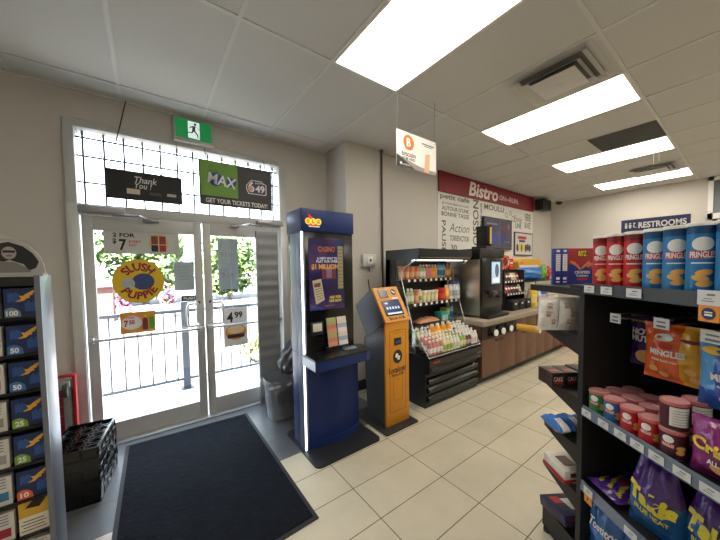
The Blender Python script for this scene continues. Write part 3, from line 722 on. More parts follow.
# ================================================================== ORANGE MACHINE
A = thing('bitcoin_machine', 'orange and grey coin machine with a tilted head beside the kiosk', 'machine', (1.84, 2.15, 0))
M_GOLD = mat((204, 136, 32), .42, noise=.04); M_SLATE = mat((84, 89, 98), .35, noise=.05, metal=.2)
m = MB(); m.prism(rrect(1.625, 2.035, 1.915, 2.45, .02), 'z', .0005, .012); m.build('base_plate', mat((40, 41, 44), .45), A, world=True, smooth=False)
m = MB(); m.prism([(2.03, .012), (2.03, .985), (2.10, .97), (2.34, .80), (2.34, .62), (2.30, .012)], 'x', 1.705, 1.99); m.build('cabinet_body', M_SLATE, A, world=True)
m = MB(); m.box(1.70, 1.995, 2.005, 2.032, .012, .985, 0, .006); m.build('front_panel', M_GOLD, A, world=True)
m = MB()
for (a, b, c, d) in ((1.745, 1.75, .14, .90), (1.945, 1.95, .14, .90), (1.745, 1.95, .135, .14), (1.745, 1.95, .90, .905), (1.79, 1.793, .24, .47), (1.90, 1.903, .24, .47), (1.79, 1.903, .238, .241), (1.79, 1.903, .469, .472)):
    m.box(a, b, 2.0035, 2.006, c, d)
m.cyl((1.847, 2.006, .445), (1.847, 2.002, .445), .008, n=10)
m.build('door_seam', mat((150, 98, 14), .5), A, world=True, smooth=False)
m = MB(); m.box(1.80, 1.89, 1.998, 2.006, .765, .835, 0, .004); m.box(1.815, 1.875, 1.9965, 1.998, .785, .805, 1); m.build('cash_slot', [M_BLACK, mat((40, 60, 110), .3, emit=.3)], A, world=True)
m = MB(); m.disc(1.845, .655, .058, .065, 2.0042, 0); 
for (dx, dz) in ((-.012, .012), (.014, -.012)): m.poly([(1.845+dx+a*.020, 2.0036, .655+dz+b*.024) for a, b in ((-1, -.6), (.4, -1), (1, .6), (-.4, 1))], 1)
m.build('logo_print', [M_INK, M_PAPER], A, world=True, smooth=False)
letters(A, M_INK, 2.0038-2.15, [('Localcoin', .003, .535, .215, .055), ('Bitcoin ATM', .003, .487, .15, .026)], bold=.03)
m = MB(); m.rect(1.845, .905, .07, .008, 2.0042)
for i in range(5): m.disc(1.80+i*.025, .88, .005, .005, 2.0042, 0, 10)
m.build('small_print', mat((120, 76, 10), .5), A, world=True, smooth=False)
# tilted head: parallelogram side profile
hp = [(2.005, .99), (2.195, 1.285), (2.225, 1.29), (2.47, 1.115), (2.475, 1.09), (2.30, .825), (2.275, .825)]
m = MB(); m.prism([(y, z) for y, z in hp], 'x', 1.70, 2.0); m.build('head_shell', M_SLATE, A, world=True)
th = atan2(.295, .19)   # slope of the head's face
def face(x, s): return (x, 2.005+s*cos(th), .99+s*sin(th))
nrm = Vector((0, -sin(th), cos(th)))
def facebox(m, x0, x1, s0, s1, t0, t1, k=0):
    vs = []
    for t_ in (t0, t1):
        for (x, s) in ((x0, s0), (x1, s0), (x1, s1), (x0, s1)): vs.append(Vector(face(x, s))+nrm*t_)
    m._add(vs, [(3, 2, 1, 0), (4, 5, 6, 7), (0, 1, 5, 4), (1, 2, 6, 5), (2, 3, 7, 6), (3, 0, 4, 7)], k)
m = MB(); facebox(m, 1.695, 2.005, -.005, .36, -.01, .012); m.build('head_face', M_GOLD, A, world=True, smooth=False)
m = MB(); facebox(m, 1.735, 1.955, .055, .215, .012, .016, 0); facebox(m, 1.745, 1.945, .065, .205, .016, .017, 1)
for i in range(5): facebox(m, 1.765+i*.035, 1.785+i*.035, .12, .145, .017, .0176, 2)
facebox(m, 1.755, 1.935, .068, .085, .017, .0176, 2); facebox(m, 1.765, 1.80, .175, .19, .017, .0176, 2)
m.build('touch_screen', [M_BLACKG, mat((30, 48, 84), .2, emit=.5), mat((170, 190, 214), .3, emit=.6)], A, world=True, smooth=False)
m = MB(); facebox(m, 1.745, 1.845, .245, .335, .012, .018); m.build('camera_window', M_BLACKG, A, world=True, smooth=False)
m = MB(); n = 24
def fdisc(cx, cs, r, t_, k): m._add([Vector(face(cx+r*cos(2*pi*i/n), cs+r*sin(2*pi*i/n)))+nrm*t_ for i in range(n)], [tuple(range(n))], k)
fdisc(1.93, .30, .032, .0125, 0); fdisc(1.922, .306, .010, .013, 1); fdisc(1.938, .294, .010, .013, 1); m.build('round_logo', [M_INK, M_PAPER], A, world=True, smooth=False)
m = MB(); facebox(m, 1.885, 1.965, .222, .242, .012, .0128); m.build('paper_label', M_PAPER, A, world=True, smooth=False)
wf = lambda x, z: tuple(Vector(face(x, z))+nrm*.0125-Vector((1.84, 2.15, 0)))
letters(A, M_INK, 0, [('Bitcoin ATM', 1.85, .028, .19, .032)], warp=wf, bold=.03, name='head_lettering')
m = MB(); m.cyl((1.72, 2.26, 1.26), (1.705, 2.265, 1.38), .005, n=8); m.build('antenna', M_BLACK, A, world=True)

# wall box behind
t = thing('wall_box', 'small white keyed box on the column wall above the orange machine', 'box', (2.155, COLUMN_Y, 1.50))
m = MB(); m.box(-.10, .10, -.05, 0, 0, .155, 0, .012); m.build('clear_cover', mat((206, 206, 204), .3, noise=.03), t)
m = MB(); m.box(-.045, .045, -.062, -.05, .03, .13, 0, .006); m.cyl((0, -.062, .08), (0, -.066, .08), .016, n=14, m=1); m.build('face_plate', [M_WHITE, M_CHAR], t)
m = MB(); m.tube([(0, -.03, 0), (0, -.035, -.05), (.012, -.03, -.06)], .005, 6); m.build('key_cord', M_CHAR, t)

# hanging bitcoin sign
t, W, H = board('hanging_sign', 'white hanging sign with an orange disc reading bitcoin', 'sign', 1.62, 2.10, 2.31, 2.60, 1.75, [M_WHITE], .004)
m = MB(); m.disc(-.105, .065, .062, .062, -.0008, 0)
n = 16; low = [(-W/2, -.05)]+[(-W/2+W*i/n, -.05-.065*sin(pi*min(1, i/n*1.15)*.5)) for i in range(1, n+1)]
m.poly([(a, -.0008, b) for a, b in [(-W/2, -H/2), (W/2, -H/2)]+low[::-1]], 2)
m.poly([(a, -.001, b) for a, b in [(-W/2, -H/2), (-.02, -H/2), (-.12, -.10), (-W/2, -.05)]], 1)
m.poly([(a, -.0012, b) for a, b in [(.08, -H/2+.005), (.145, -H/2+.005), (.155, .02), (.10, .015)]], 3)
m.disc(-.195, -.115, .012, .012, -.0015, 4, 12); m.rect(.13, .095, .16, .008, -.0012, 1); m.rect(.13, .08, .10, .006, -.0012, 1)
m.build('print', [mat((226, 112, 40), .5), mat((44, 44, 48), .5), mat((150, 138, 132), .5), mat((226, 178, 134), .5), M_PAPER], t, smooth=False)
letters(t, M_PAPER, -.0015, [('B', -.105, .065, .05, .068)], bold=.04, name='disc_lettering')
letters(t, mat((60, 60, 66), .5), -.0015, [('bitcoin', -.105, -.03, .16, .04), ('ATM HERE', -.105, -.068, .15, .022)], bold=.02)
letters(t, M_PAPER, -.0016, [('Localcoin', -.135, -.118, .09, .018)], name='small_lettering')
m = MB()
for x in (-W/2+.015, W/2-.015): m.tube([(x, .002, H/2-.012), (x, .002, CEIL-(2.31+2.60)/2-.007)], .0015, 5); m.disc(x, H/2-.016, .005, .005, -.001, 0, 10)
m.build('hanging_wire', M_CHAR, t)

# ================================================================== LEFT CARD RACK
R = thing('card_rack', 'tall black and silver gift card rack by the entrance wall', 'rack', (-.45, 1.5, 0))
RX0, RX1 = -.62, -.298
m = MB(); m.box(RX1-.012, RX1, 1.50, 1.66, 0, 1.485, 0, .002); m.box(RX1-.013, RX1+.001, 1.495, 1.503, 0, 1.487); m.build('side_panel', mat((118, 124, 138), .34, metal=.6, noise=.08, nscale=6), R, world=True)
m = MB(); m.box(RX0, RX0+.012, 1.50, 1.66, 0, 1.46); m.build('outer_side_panel', M_ALU, R, world=True, smooth=False)
m = MB(); m.box(RX0+.012, RX1-.012, 1.60, 1.66, 0, 1.48); m.box(RX0+.012, RX1-.012, 1.495, 1.60, 1.452, 1.482); m.box(RX0+.012, RX1-.012, 1.50, 1.6, 0, .08); m.build('backing', M_BLACK, R, world=True, smooth=False)
ROW = [1.457-.127*i for i in range(10)]
CXS = (-.3475, -.432, -.516)
for i, z in enumerate(ROW):
    m = MB(); m.box(RX0+.012, RX1-.012, 1.505, 1.60, z-.118, z-.112); m.box(RX0+.012, RX1-.012, 1.502, 1.507, z-.120, z-.110)
    m.build('card_shelf', M_BLACKG, R, world=True, smooth=False)
BIRD = [(-.9, -.75), (-.35, -.35), (-.55, .15), (-.2, .05), (.1, .35), (.75, .85), (.95, .75), (.7, .55), (.9, .5), (.55, .3), (.75, .2), (.35, .05), (.45, -.2), (.1, -.35), (-.15, -.65), (-.5, -.7)]
VALS = ['100', '50', '50', '25', '25', '10']
M_CARD = mat((18, 38, 84), .35, noise=.25, nscale=22); M_CARD2 = mat((34, 76, 140), .35, noise=.3, nscale=30); M_BIRD = mat((216, 160, 50), .4)
def gift_card(cx, z, kind, val, label, group):
    t = thing('gift_card', label, 'gift card', (cx, 1.512, z-.1115), 0, group)
    w_, h_ = .074, .098
    if kind == 'blue':
        m = MB(); m.box(-w_/2, w_/2, 0, .03, 0, h_); m.build('card_stack', M_CARD, t, smooth=False)
        vc = {'100': (110, 130, 150), '50': (60, 110, 170), '25': (120, 160, 60), '10': (220, 96, 50)}[val]
        m = MB(); m.poly([(.011+a*.026, -.0006, .070+b*.024) for a, b in BIRD], 0)
        for k in range(5): m.rect(-.026+.005*k, .066+.004*(k % 2), .005, .03, -.0005, 1)
        for k in range(4): m.rect(.012+.006*k, .033+.003*(k % 2), .006, .03+.006*(k % 2), -.0005, 1)
        m.poly([(-.037+.044*a, -.0008, b*.034) for a, b in [(0, 0), (.85, 0), (.8, .55), (.6, .85), (.35, 1), (.1, .9), (0, .8)]], 2)
        m.build('picture_print', [M_BIRD, M_CARD2, mat(vc, .4)], t, smooth=False)
        letters(t, M_PAPER, -.0012, [(val, -.020, .014, .027 if len(val) == 3 else .02, .018)], bold=.04)
    elif kind == 'gold':
        m = MB(); m.box(-w_/2, w_/2, 0, .03, 0, h_+.02); m.build('card_stack', mat((196, 156, 50), .4), t, smooth=False)
        m = MB(); m.rect(0, .03, w_, .06, -.0005, 0); m.poly([(a, -.0006, b) for a, b in ((-.022, .092), (.0, .118), (.03, .112), (.012, .086))], 1)
        for k in range(4): m.rect(-.003, .012+.011*k, .06-.01*(k % 2), .003, -.0008, 1)
        m.build('picture_print', [mat((214, 206, 190), .5), M_INK], t, smooth=False)
    else:
        m = MB(); m.box(-w_/2, w_/2, 0, .03, 0, h_); m.build('card_stack', mat((196, 194, 188), .5), t, smooth=False)
        m = MB(); m.rect(0, .03, w_*.8, .03, -.0005, 0); 
        for k in range(4): m.rect(.0, .06+.01*k, .05, .004, -.0005, 1)
        m.build('picture_print', [mat(val, .4), M_GRAYINK], t, smooth=False)
RL = ['gift card in the top row, marked 100 over blue', 'gift card marked 50 in the second row from the top', 'gift card marked 50 in the third row from the top', 'gift card marked 25 in the fourth row from the top', 'gift card marked 25 in the fifth row from the top', 'gift card marked 10 on an orange corner']
for i in range(6): gift_card(CXS[0], ROW[i], 'blue', VALS[i], 'blue '+RL[i], 'blue gift cards with a gold bird')
gift_card(CXS[0], ROW[6], 'gold', '', 'yellow and white gift card below the blue ones', None)
gift_card(CXS[0], ROW[7], 'plain', (120, 30, 90), 'purple topped gift card at the foot of the column', None)
for i, c in enumerate(((120, 120, 120), (150, 130, 100), (150, 140, 130), (130, 130, 120), (140, 140, 136), (40, 110, 150), (150, 30, 50), (90, 90, 100))):
    gift_card(CXS[1], ROW[i], 'plain', c, 'pale gift card in the outer column, %s row from the top' % ordinal(i), 'pale gift cards in the outer column')
# arched header with a printed portrait
t = thing('rack_topper', 'arched photo header with a curly haired woman in sunglasses', 'sign', (-.405, 1.56, 1.491))
n = 22
arch = [(-.095, 0), (.11, 0)] + [(.018+.092*cos(pi*.02+pi*.96*i/n), .118*sin(pi*.02+pi*.96*i/n)+.006) for i in range(n+1)]
m = MB(); m.prism(arch, 'y', 0, .006); m.box(-.19, .11, -.03, .03, -.006, .002); m.build('arched_board', mat((168, 166, 164), .5), t, smooth=False)
m = MB()
m.poly([(.028+x*.72, -.001, z) for x, z in ((-.10, .03), (-.09, .07), (-.045, .103), (.0, .112), (.045, .098), (.075, .075), (.095, .045), (.085, .022), (.06, .012), (.045, .035), (.0, .05), (-.03, .04), (-.06, .035), (-.09, .02))], 0)
m.disc(.028, .074, .017, .022, -.0014, 1, 18); m.rect(.028, .079, .028, .008, -.0018, 0); m.rect(.028, .064, .012, .003, -.0018, 0)
m.poly([(.022+x*.75, -.0013, z) for x, z in ((-.085, .006), (.075, .006), (.06, .022), (.025, .042), (-.02, .046), (-.06, .024))], 2)
m.build('portrait_print', [M_INK, mat((150, 142, 138), .5), mat((120, 118, 116), .5)], t, smooth=False)

# ================================================================== OPEN COOLER
CO = thing('open_cooler', 'black open-front chilled display between orange machine and counter', 'cooler', (2.74, 2.35, 0))
CX0, CX1 = 2.27, 3.215
M_CB = mat((20, 20, 22), .3, noise=.08)
m = MB(); m.prism([(2.05, 0.0), (2.05, .36), (1.985, .385), (1.985, .52), (2.02, .53), (2.40, .56), (2.66, .56), (2.66, 0)], 'x', CX0, CX1); m.build('base_cabinet', M_CB, CO, world=True, smooth=False)
for i in range(3):
    m = MB(); z = .06+i*.095; m.prism([(2.045, z), (2.018, z+.008), (2.018, z+.045), (2.045, z+.07)], 'x', CX0+.03, CX1-.02); m.build('louver', M_BLACKG, CO, world=True, smooth=False)
m = MB(); m.box(CX0+.02, CX1-.02, 1.980, 1.986, .395, .45); m.build('kick_strip', M_BLACKG, CO, world=True, smooth=False)
m = MB(); m.box(CX0+.06, CX0+.16, 1.979, 1.981, .485, .505); m.build('maker_badge', mat((170, 40, 50), .5), CO, world=True, smooth=False)
m = MB(); m.box(CX1-.10, CX1-.02, 1.976, 1.986, .445, .46, 0, .003)
for z in (.30, .20, .11): m.box(CX1-.09, CX1-.03, 2.012, 2.02, z, z+.008)
m.build('latch', mat((150, 152, 154), .3, metal=.8), CO, world=True)
m = MB(); m.box(CX0, CX1, 2.585, 2.66, .56, 1.58); m.build('back_wall', mat((58, 58, 60), .5), CO, world=True, smooth=False)
m = MB(); m.prism([(2.14, 1.59), (2.12, 1.62), (2.12, 1.69), (2.66, 1.69), (2.66, 1.57), (2.18, 1.57)], 'x', CX0, CX1); m.build('canopy', M_CB, CO, world=True, smooth=False)
m = MB(); m.box(CX0+.03, CX1-.03, 2.128, 2.137, 1.588, 1.60); m.build('canopy_trim', mat((120, 120, 118), .3, metal=.8), CO, world=True, smooth=False)
m = MB(); m.box(CX0+.05, CX1-.05, 2.22, 2.26, 1.562, 1.571); m.build('light_tube', mat((255, 244, 222), .4, emit=5.0), CO, world=True, smooth=False)
for x in (CX0, CX1-.03):
    m = MB(); m.box(x, x+.03, 2.50, 2.66, .56, 1.57); m.build('side_post', M_CB, CO, world=True, smooth=False)
sp = [(2.01, .545), (2.24, .79), (2.36, 1.02), (2.44, 1.21), (2.49, 1.44), (2.50, 1.55), (2.24, 1.62), (2.56, 1.62), (2.56, .56)]
for x in (CX0+.006, CX1-.010):
    m = MB(); m.prism([(2.0, .53), (2.02, .575), (2.22, .80), (2.31, 1.07), (2.40, 1.36), (2.41, 1.46), (2.15, 1.575), (2.56, 1.575), (2.56, .55)], 'x', x, x+.004); m.build('glass_side', M_ACRYL, CO, world=True, smooth=False)
m = MB()
for x in (CX0+.008, CX1-.008): m.tube([(x, 2.0, .54), (x, 2.02, .58), (x, 2.22, .80), (x, 2.31, 1.07), (x, 2.40, 1.36), (x, 2.41, 1.46), (x, 2.15, 1.577)], .005, 6)
m.tube([(CX0+.008, 2.0, .545), (CX1-.008, 2.0, .545)], .007, 8); m.build('glass_rim', mat((190, 192, 190), .25, metal=.7), CO, world=True)
SH = [(2.42, 1.345), (2.33, 1.07), (2.31, .80)]
for (y, z) in SH:
    m = MB(); m.box(CX0+.015, CX1-.015, y, 2.585, z-.012, z); s_ = m.build('shelf', M_CHAR, CO, world=True, smooth=False)
    m = MB(); m.box(CX0+.015, CX1-.015, y-.012, y, z-.03, z+.006)
    r_ = m.build('price_rail', M_BLACK, s_, smooth=False); r_.data.transform(Matrix.Translation(-Vector(CO.location)))
    m = MB()
    for i in range(9): m.box(CX0+.12+i*.095, CX0+.155+i*.095, y-.0135, y-.012, z-.027, z+.003)
    r_ = m.build('price_ticket', M_PAPER, s_, smooth=False); r_.data.transform(Matrix.Translation(-Vector(CO.location)))
# stepped deck
DECK = [(2.036+i*.0555, .558+i*.022) for i in range(5)]
m = MB()
for i, (y, z) in enumerate(DECK): m.box(CX0+.015, CX1-.015, y-.0275, 2.585 if i == 4 else y+.0275, .53, z)
m.build('stepped_deck', mat((30, 30, 32), .5), CO, world=True, smooth=False)

def bottle_proto(name, label, cat, h, r, body, cap, lab=None, neck=.42, group=None, shape='bottle'):
    t = thing(name, label, cat, (0, 0, 0), 0, group)
    m = MB()
    if shape == 'bottle':
        pr = [(r*.85, 0, 0), (r, .006, 0), (r, h*.18, 0), (r, h*.52, 1), (r*.98, h*.60, 0), (r*.75, h*.75, 0), (r*neck, h*.86, 0), (r*neck, h*.89, 0)]
    elif shape == 'jug':
        pr = [(r*.9, 0, 0), (r, .01, 0), (r, h*.25, 0), (r, h*.6, 1), (r*.7, h*.78, 0), (r*.4, h*.88, 0)]
    else:   # cup
        pr = [(r*.8, 0, 0), (r*.85, h*.2, 0), (r*.95, h*.6, 1), (r, h*.88, 0)]
    m.lathe(pr, 12); m.build('body', [body, lab or body], t)
    m = MB()
    rc = r*neck*1.25 if shape == 'bottle' else (r*.45 if shape == 'jug' else r*1.06)
    m.lathe([(rc, h*.865), (rc, h*.985), (rc*.85, h)], 12); m.build('cap', cap, t)
    return t
def P_(c, r=.3): return mat(c, r, noise=.08, nscale=30)
PINK, PEACH, AMBER, JUICE, CREAM, LIME, AQUA, BLUEB, WHITEB, REDB = P_((206, 130, 130)), P_((214, 130, 96)), P_((168, 98, 40)), P_((240, 160, 50)), P_((226, 216, 180)), P_((150, 180, 90)), P_((120, 176, 190)), P_((50, 100, 160)), P_((226, 226, 222)), P_((190, 40, 48))
WCAP, BCAP, RCAP, GCAP = P_((232, 230, 224)), P_((40, 60, 120)), P_((180, 40, 44)), P_((90, 150, 70))
PROT = {}
def place(kind, x, y, z, label, group, rz=0.0):
    d = KINDS_[kind]
    if kind not in PROT:
        t = bottle_proto(d[0], label, d[1], *d[2:7], group=group, **d[7]); t.location = (x, y, z); t.rotation_euler = (0, 0, rz); PROT[kind] = t; return t
    return copy_tree(PROT[kind], (x, y, z), rz, label, group)
KINDS_ = {
 'pink': ('drink_bottle', 'bottle', .155, .027, PINK, WCAP, WHITEB, {}),
 'cream': ('drink_bottle', 'bottle', .155, .027, CREAM, WCAP, LIME, {}),
 'white': ('drink_bottle', 'bottle', .155, .027, WHITEB, WCAP, P_((206, 200, 196)), {}),
 'lime': ('drink_bottle', 'bottle', .155, .027, LIME, WCAP, CREAM, {}),
 'plum': ('drink_bottle', 'bottle', .14, .026, P_((110, 50, 70)), WCAP, P_((180, 160, 160)), {}),
 'jug': ('juice_jug', 'jug', .185, .042, JUICE, WCAP, P_((246, 190, 70)), dict(shape='jug')),
 'ojar': ('fruit_cup', 'cup', .155, .039, PEACH, P_((196, 130, 100)), P_((222, 180, 140)), dict(shape='cup')),
 'green': ('drink_bottle', 'bottle', .175, .0265, P_((176, 196, 150)), WCAP, WHITEB, {}),
 'rose': ('drink_bottle', 'bottle', .175, .0265, P_((220, 130, 130)), WCAP, PINK, {}),
 'orange': ('drink_bottle', 'bottle', .175, .0265, JUICE, WCAP, P_((236, 170, 80)), {}),
 'blue': ('drink_bottle', 'bottle', .20, .0265, AQUA, BCAP, BLUEB, {}),
 'amber': ('drink_bottle', 'bottle', .20, .0265, AMBER, BCAP, P_((210, 160, 70)), {}),
 'milk': ('milk_carton', 'carton', .22, .034, WHITEB, P_((70, 90, 140)), P_((170, 178, 196)), {'neck': .6}),
 'redcup': ('red_tub', 'tub', .155, .057, REDB, P_((210, 60, 54)), P_((220, 70, 60)), dict(shape='cup')),
 'egg': ('cream_tub', 'tub', .135, .034, P_((230, 214, 160)), WCAP, P_((236, 226, 190)), dict(shape='cup')),
}
# top shelf
lay = ['ojar']*4+['green']*2+['rose']*2+['orange']*2+['blue']*3+['amber']*2
nm = {'ojar': 'peach coloured fruit cup', 'green': 'pale green drink bottle', 'rose': 'rose coloured drink bottle', 'orange': 'orange juice bottle', 'blue': 'blue labelled water bottle', 'amber': 'amber tea bottle'}
x = 2.335; cnt = {}
for k in lay:
    cnt[k] = cnt.get(k, 0)+1; w_ = .0835 if k == 'ojar' else .0545
    tot = lay.count(k)
    place(k, x, 2.465, 1.3455, '%s on the top cooler shelf, %s from the kiosk end' % (nm[k], ordinal(cnt[k]-1)), nm[k]+'s on the top cooler shelf'); x += w_
    if k == 'ojar' and cnt[k] == 4: x -= .012
# second shelf
lay = ['green', 'green', 'ojar', 'cream', 'egg', 'egg', 'egg', 'egg', 'redcup', 'jug', 'milk', 'milk', 'milk']
ws = {'green': .055, 'ojar': .085, 'cream': .06, 'egg': .072, 'redcup': .12, 'jug': .10, 'milk': .074}
nm2 = {'green': 'pale green drink bottle', 'ojar': 'peach coloured fruit cup', 'cream': 'cream coloured drink bottle', 'egg': 'cream coloured tub with white lid', 'redcup': 'big round red tub', 'jug': 'orange juice jug', 'milk': 'white milk carton with blue cap'}
x = 2.335; cnt = {}
for k in lay:
    cnt[k] = cnt.get(k, 0)+1; x += ws[k]/2
    place(k, x, 2.385, 1.0705, '%s on the second cooler shelf, %s from the kiosk end' % (nm2[k], ordinal(cnt[k]-1)), nm2[k]+'s on the second cooler shelf'); x += ws[k]/2
# third shelf
t = thing('pastry_pack', 'flat clear pack of brown pastry on the third cooler shelf', 'pastry pack', (2.72, 2.43, .8005))
m = MB(); m.grid(16, 8, lambda u, v: (-.20+.40*u, -.07+.14*v, .02+.06*sin(pi*u)**.5*sin(pi*v)**.5*(1+.15*sin(u*25)*cos(v*9))))
m.grid(16, 8, lambda u, v: (-.20+.40*u, -.07+.14*v, .02-.02*sin(pi*u)**.5*sin(pi*v)**.5), flip=True); m.build('pastry', mat((186, 128, 92), .4, noise=.3, nscale=25), t, ang=180)
def carton(name, label, cat, loc, w_, d_, h_, body, bands, group=None, rz=0.0):
    t = thing(name, label, cat, loc, rz, group)
    m = MB(); m.box(-w_/2, w_/2, -d_/2, d_/2, 0, h_, 0, .002); m.build('box', body, t)
    m = MB()
    for (cx, cz, bw, bh, k) in bands: m.rect(cx*w_, cz*h_, bw*w_, bh*h_, -d_/2-.0006, k[0] if isinstance(k, tuple) else k)
    m.build('print', [M_PAPER, M_INK, M_RED, M_YEL, M_BLUE, M_GREEN, M_ORANGE], t, smooth=False)
    return t
carton('teal_carton', 'teal and white carton pack on the third cooler shelf', 'carton', (3.00, 2.42, .8005), .14, .12, .115, P_((60, 160, 150)), [(-.3, .4, .12, .6, 0), (-.1, .4, .12, .6, 0), (.1, .4, .12, .6, 0), (.3, .4, .12, .6, 0)])
carton('lime_box', 'lime green and white box on the third cooler shelf', 'carton', (3.125, 2.46, .8005), .09, .10, .15, P_((186, 200, 60)), [(0, .6, .7, .3, 0), (0, .25, .5, .2, 5)])
place('blue', 3.178, 2.40, .8005, 'blue labelled bottle at the counter end of the third cooler shelf', None)
# dump bin
rows = [['pink']*4+['cream']*3+['white']*2+['lime']*2+['plum']*2+['white']*2, ['pink']*4+['cream']*4+['lime']*2+['plum']*2+['white']*3, ['pink']*3+['cream']*4+['lime']*2+['plum']*2+['white']*4, ['cream']*2+['white']*2+['jug']*4+['plum', 'white', 'white', 'white'], ['lime']*2+['white']*2+['gap']*4+['white']*4]
nm3 = {'pink': 'pink drink bottle', 'cream': 'cream drink bottle', 'white': 'white drink bottle', 'lime': 'lime drink bottle', 'plum': 'plum drink bottle', 'jug': 'orange juice jug'}
rown = ['front', 'second', 'third', 'fourth', 'rear']
for ri, row in enumerate(rows):
    wd = lambda k: .096 if k in ('jug', 'gap') else .0575
    x = CX0+.03; sc = (CX1-CX0-.06)/sum(wd(k) for k in row); cnt = {}
    for k in row:
        w_ = wd(k)*min(sc, 1.06); x += w_/2; cnt[k] = cnt.get(k, 0)+1
        y, z = DECK[ri]
        if k == 'jug': y, z = 2.235, DECK[4][1]
        if k != 'gap': place(k, x, y, z+.0005, '%s, %s in the %s row of the cooler deck' % (nm3[k], ordinal(cnt[k]-1), rown[ri]), nm3[k]+'s on the cooler deck')
        x += w_/2

# ================================================================== COUNTER AND COFFEE STATION
M_WOOD = mat((108, 74, 54), .45, noise=.16, nscale=9); M_WOODD = mat((92, 62, 46), .45, noise=.16, nscale=9)
def cabinet(label, x0, x1, doors, top, loc_label):
    t = thing('base_cabinet', label, 'cabinet', ((x0+x1)/2, 2.4, 0), 0, 'brown base cabinets under the counter')
    m = MB(); m.box(x0, x1, 2.02, BISTRO_Y-.015, .09, .745); m.build('carcass', M_WOODD, t, world=True, smooth=False)
    m = MB(); m.box(x0, x1, 2.07, 2.5, 0, .09); m.build('toe_kick', M_BLACK, t, world=True, smooth=False)
    n = doors
    for i in range(n):
        a, b = x0+(x1-x0)/n*i+.003, x0+(x1-x0)/n*(i+1)-.003
        m = MB(); m.box(a, b, 2.0, 2.02, .095, .565, 0, .002); d = m.build('door', M_WOOD, t, world=True)
        m = MB(); hx = (b-.07) if i % 2 == 0 else (a+.07); m.box(hx-.04-2.0*0, hx+.04, 1.986, 2.0, .522, .532, 0, .002)
        h_ = m.build('handle', M_BLACK, d); h_.data.transform(Matrix.Translation(-Vector(t.location)))
    if top == 'drawer':
        for i in range(n):
            a, b = x0+(x1-x0)/n*i+.003, x0+(x1-x0)/n*(i+1)-.003
            m = MB(); m.box(a, b, 2.0, 2.02, .572, .74, 0, .002); m.build('drawer', M_WOOD, t, world=True)
    else:
        m = MB(); m.box(x0+.003, x1-.003, 2.0, 2.02, .572, .74, 0, .002); m.build('cup_panel', mat((54, 40, 32), .5), t, world=True)
    return t
cabinet('brown base cabinet holding the round cup dispensers', 3.25, 4.09, 2, 'cups', '')
cabinet('brown base cabinet just past the cup dispensers, two doors', 4.09, 4.73, 2, 'drawer', '')
cabinet('brown base cabinet partly behind the snack bags, two doors', 4.73, 5.36, 2, 'drawer', '')
cabinet('brown base cabinet at the far end of the counter', 5.36, 5.95, 2, 'drawer', '')
m = MB(); m.box(3.235, 5.97, 1.97, BISTRO_Y-.001, .745, .81, 0, .006)
tag(m.build('worktop', mat((150, 138, 124), .35, noise=.14, nscale=40)), 'speckled beige worktop along the coffee counter', 'countertop')
for i, (x, z, lb) in enumerate(((3.44, .655, 'cup dispenser nearest the cooler holding white paper cups'), (3.62, .655, 'second cup dispenser from the cooler, white cup showing'), (3.82, .66, 'cup dispenser beside the yellow cup tube'))):
    t = thing('cup_dispenser', lb, 'cup dispenser', (x, 2.0, z), 0, 'cup dispensers under the worktop')
    m = MB(); n = 20
    m.cyl((0, 0, 0), (0, -.03, 0), .066, n=n); m.cyl((0, -.03, 0), (0, -.07, 0), .055, .05, n=n); m.build('collar', M_BLACK, t)
    m = MB(); m.cyl((0, -.068, 0), (0, -.085, 0), .040, .042, n=n); m.build('paper_cup', M_WHITE, t)
t = thing('cup_tube', 'long yellow stack of cups sticking out under the worktop', 'cup stack', (4.0, 2.0, .655))
m = MB(); m.cyl((0, 0, 0), (.02, -.05, 0), .056, n=20); m.build('collar', M_BLACK, t)
m = MB(); m.cyl((.01, -.04, 0), (.05, -.34, -.005), .040, .043, n=20)
for i in range(7): f = .2+.11*i; m.cyl((.01+.04*f, -.04-.3*f, -.005*f), (.01+.04*f, -.045-.3*f, -.005*f), .0455, n=20)
m.build('cups', mat((214, 170, 60), .5), t)
m = MB(); m.cyl((.05, -.34, -.005), (.0505, -.344, -.005), .045, n=20); m.build('cup_rim', M_WHITE, t)

# coffee machine
t = thing('coffee_machine', 'tall black and steel coffee machine on the counter beside the cooler', 'coffee machine', (3.68, 2.35, .81))
m = MB(); m.box(3.42, 3.95, 2.13, 2.62, .83, 1.60, 0, .008); m.build('body', mat((30, 30, 32), .35), t, world=True)
def brushed():
    mm = bpy.data.materials.new('polished_steel'); mm.use_nodes = True; nt = mm.node_tree; b = nt.nodes['Principled BSDF']
    b.inputs['Metallic'].default_value = 1; b.inputs['Roughness'].default_value = .33; b.inputs['Base Color'].default_value = (.82, .80, .76, 1)
    tc = nt.nodes.new('ShaderNodeTexCoord'); n = nt.nodes.new('ShaderNodeTexNoise'); n.inputs['Scale'].default_value = 5
    bp = nt.nodes.new('ShaderNodeBump'); bp.inputs['Strength'].default_value = .25; bp.inputs['Distance'].default_value = .03
    nt.links.new(tc.outputs['Object'], n.inputs['Vector']); nt.links.new(n.outputs['Fac'], bp.inputs['Height']); nt.links.new(bp.outputs['Normal'], b.inputs['Normal'])
    return mm
m = MB(); m.box(3.414, 3.42, 2.14, 2.60, .84, 1.58); m.build('steel_side', brushed(), t, world=True, smooth=False)
m = MB(); m.box(3.43, 3.94, 2.115, 2.13, .95, 1.59, 0, .004); m.build('front_panel', M_BLACKG, t, world=True)
m = MB(); m.box(3.63, 3.88, 2.108, 2.115, 1.235, 1.565); m.build('bezel', M_BLACK, t, world=True, smooth=False)
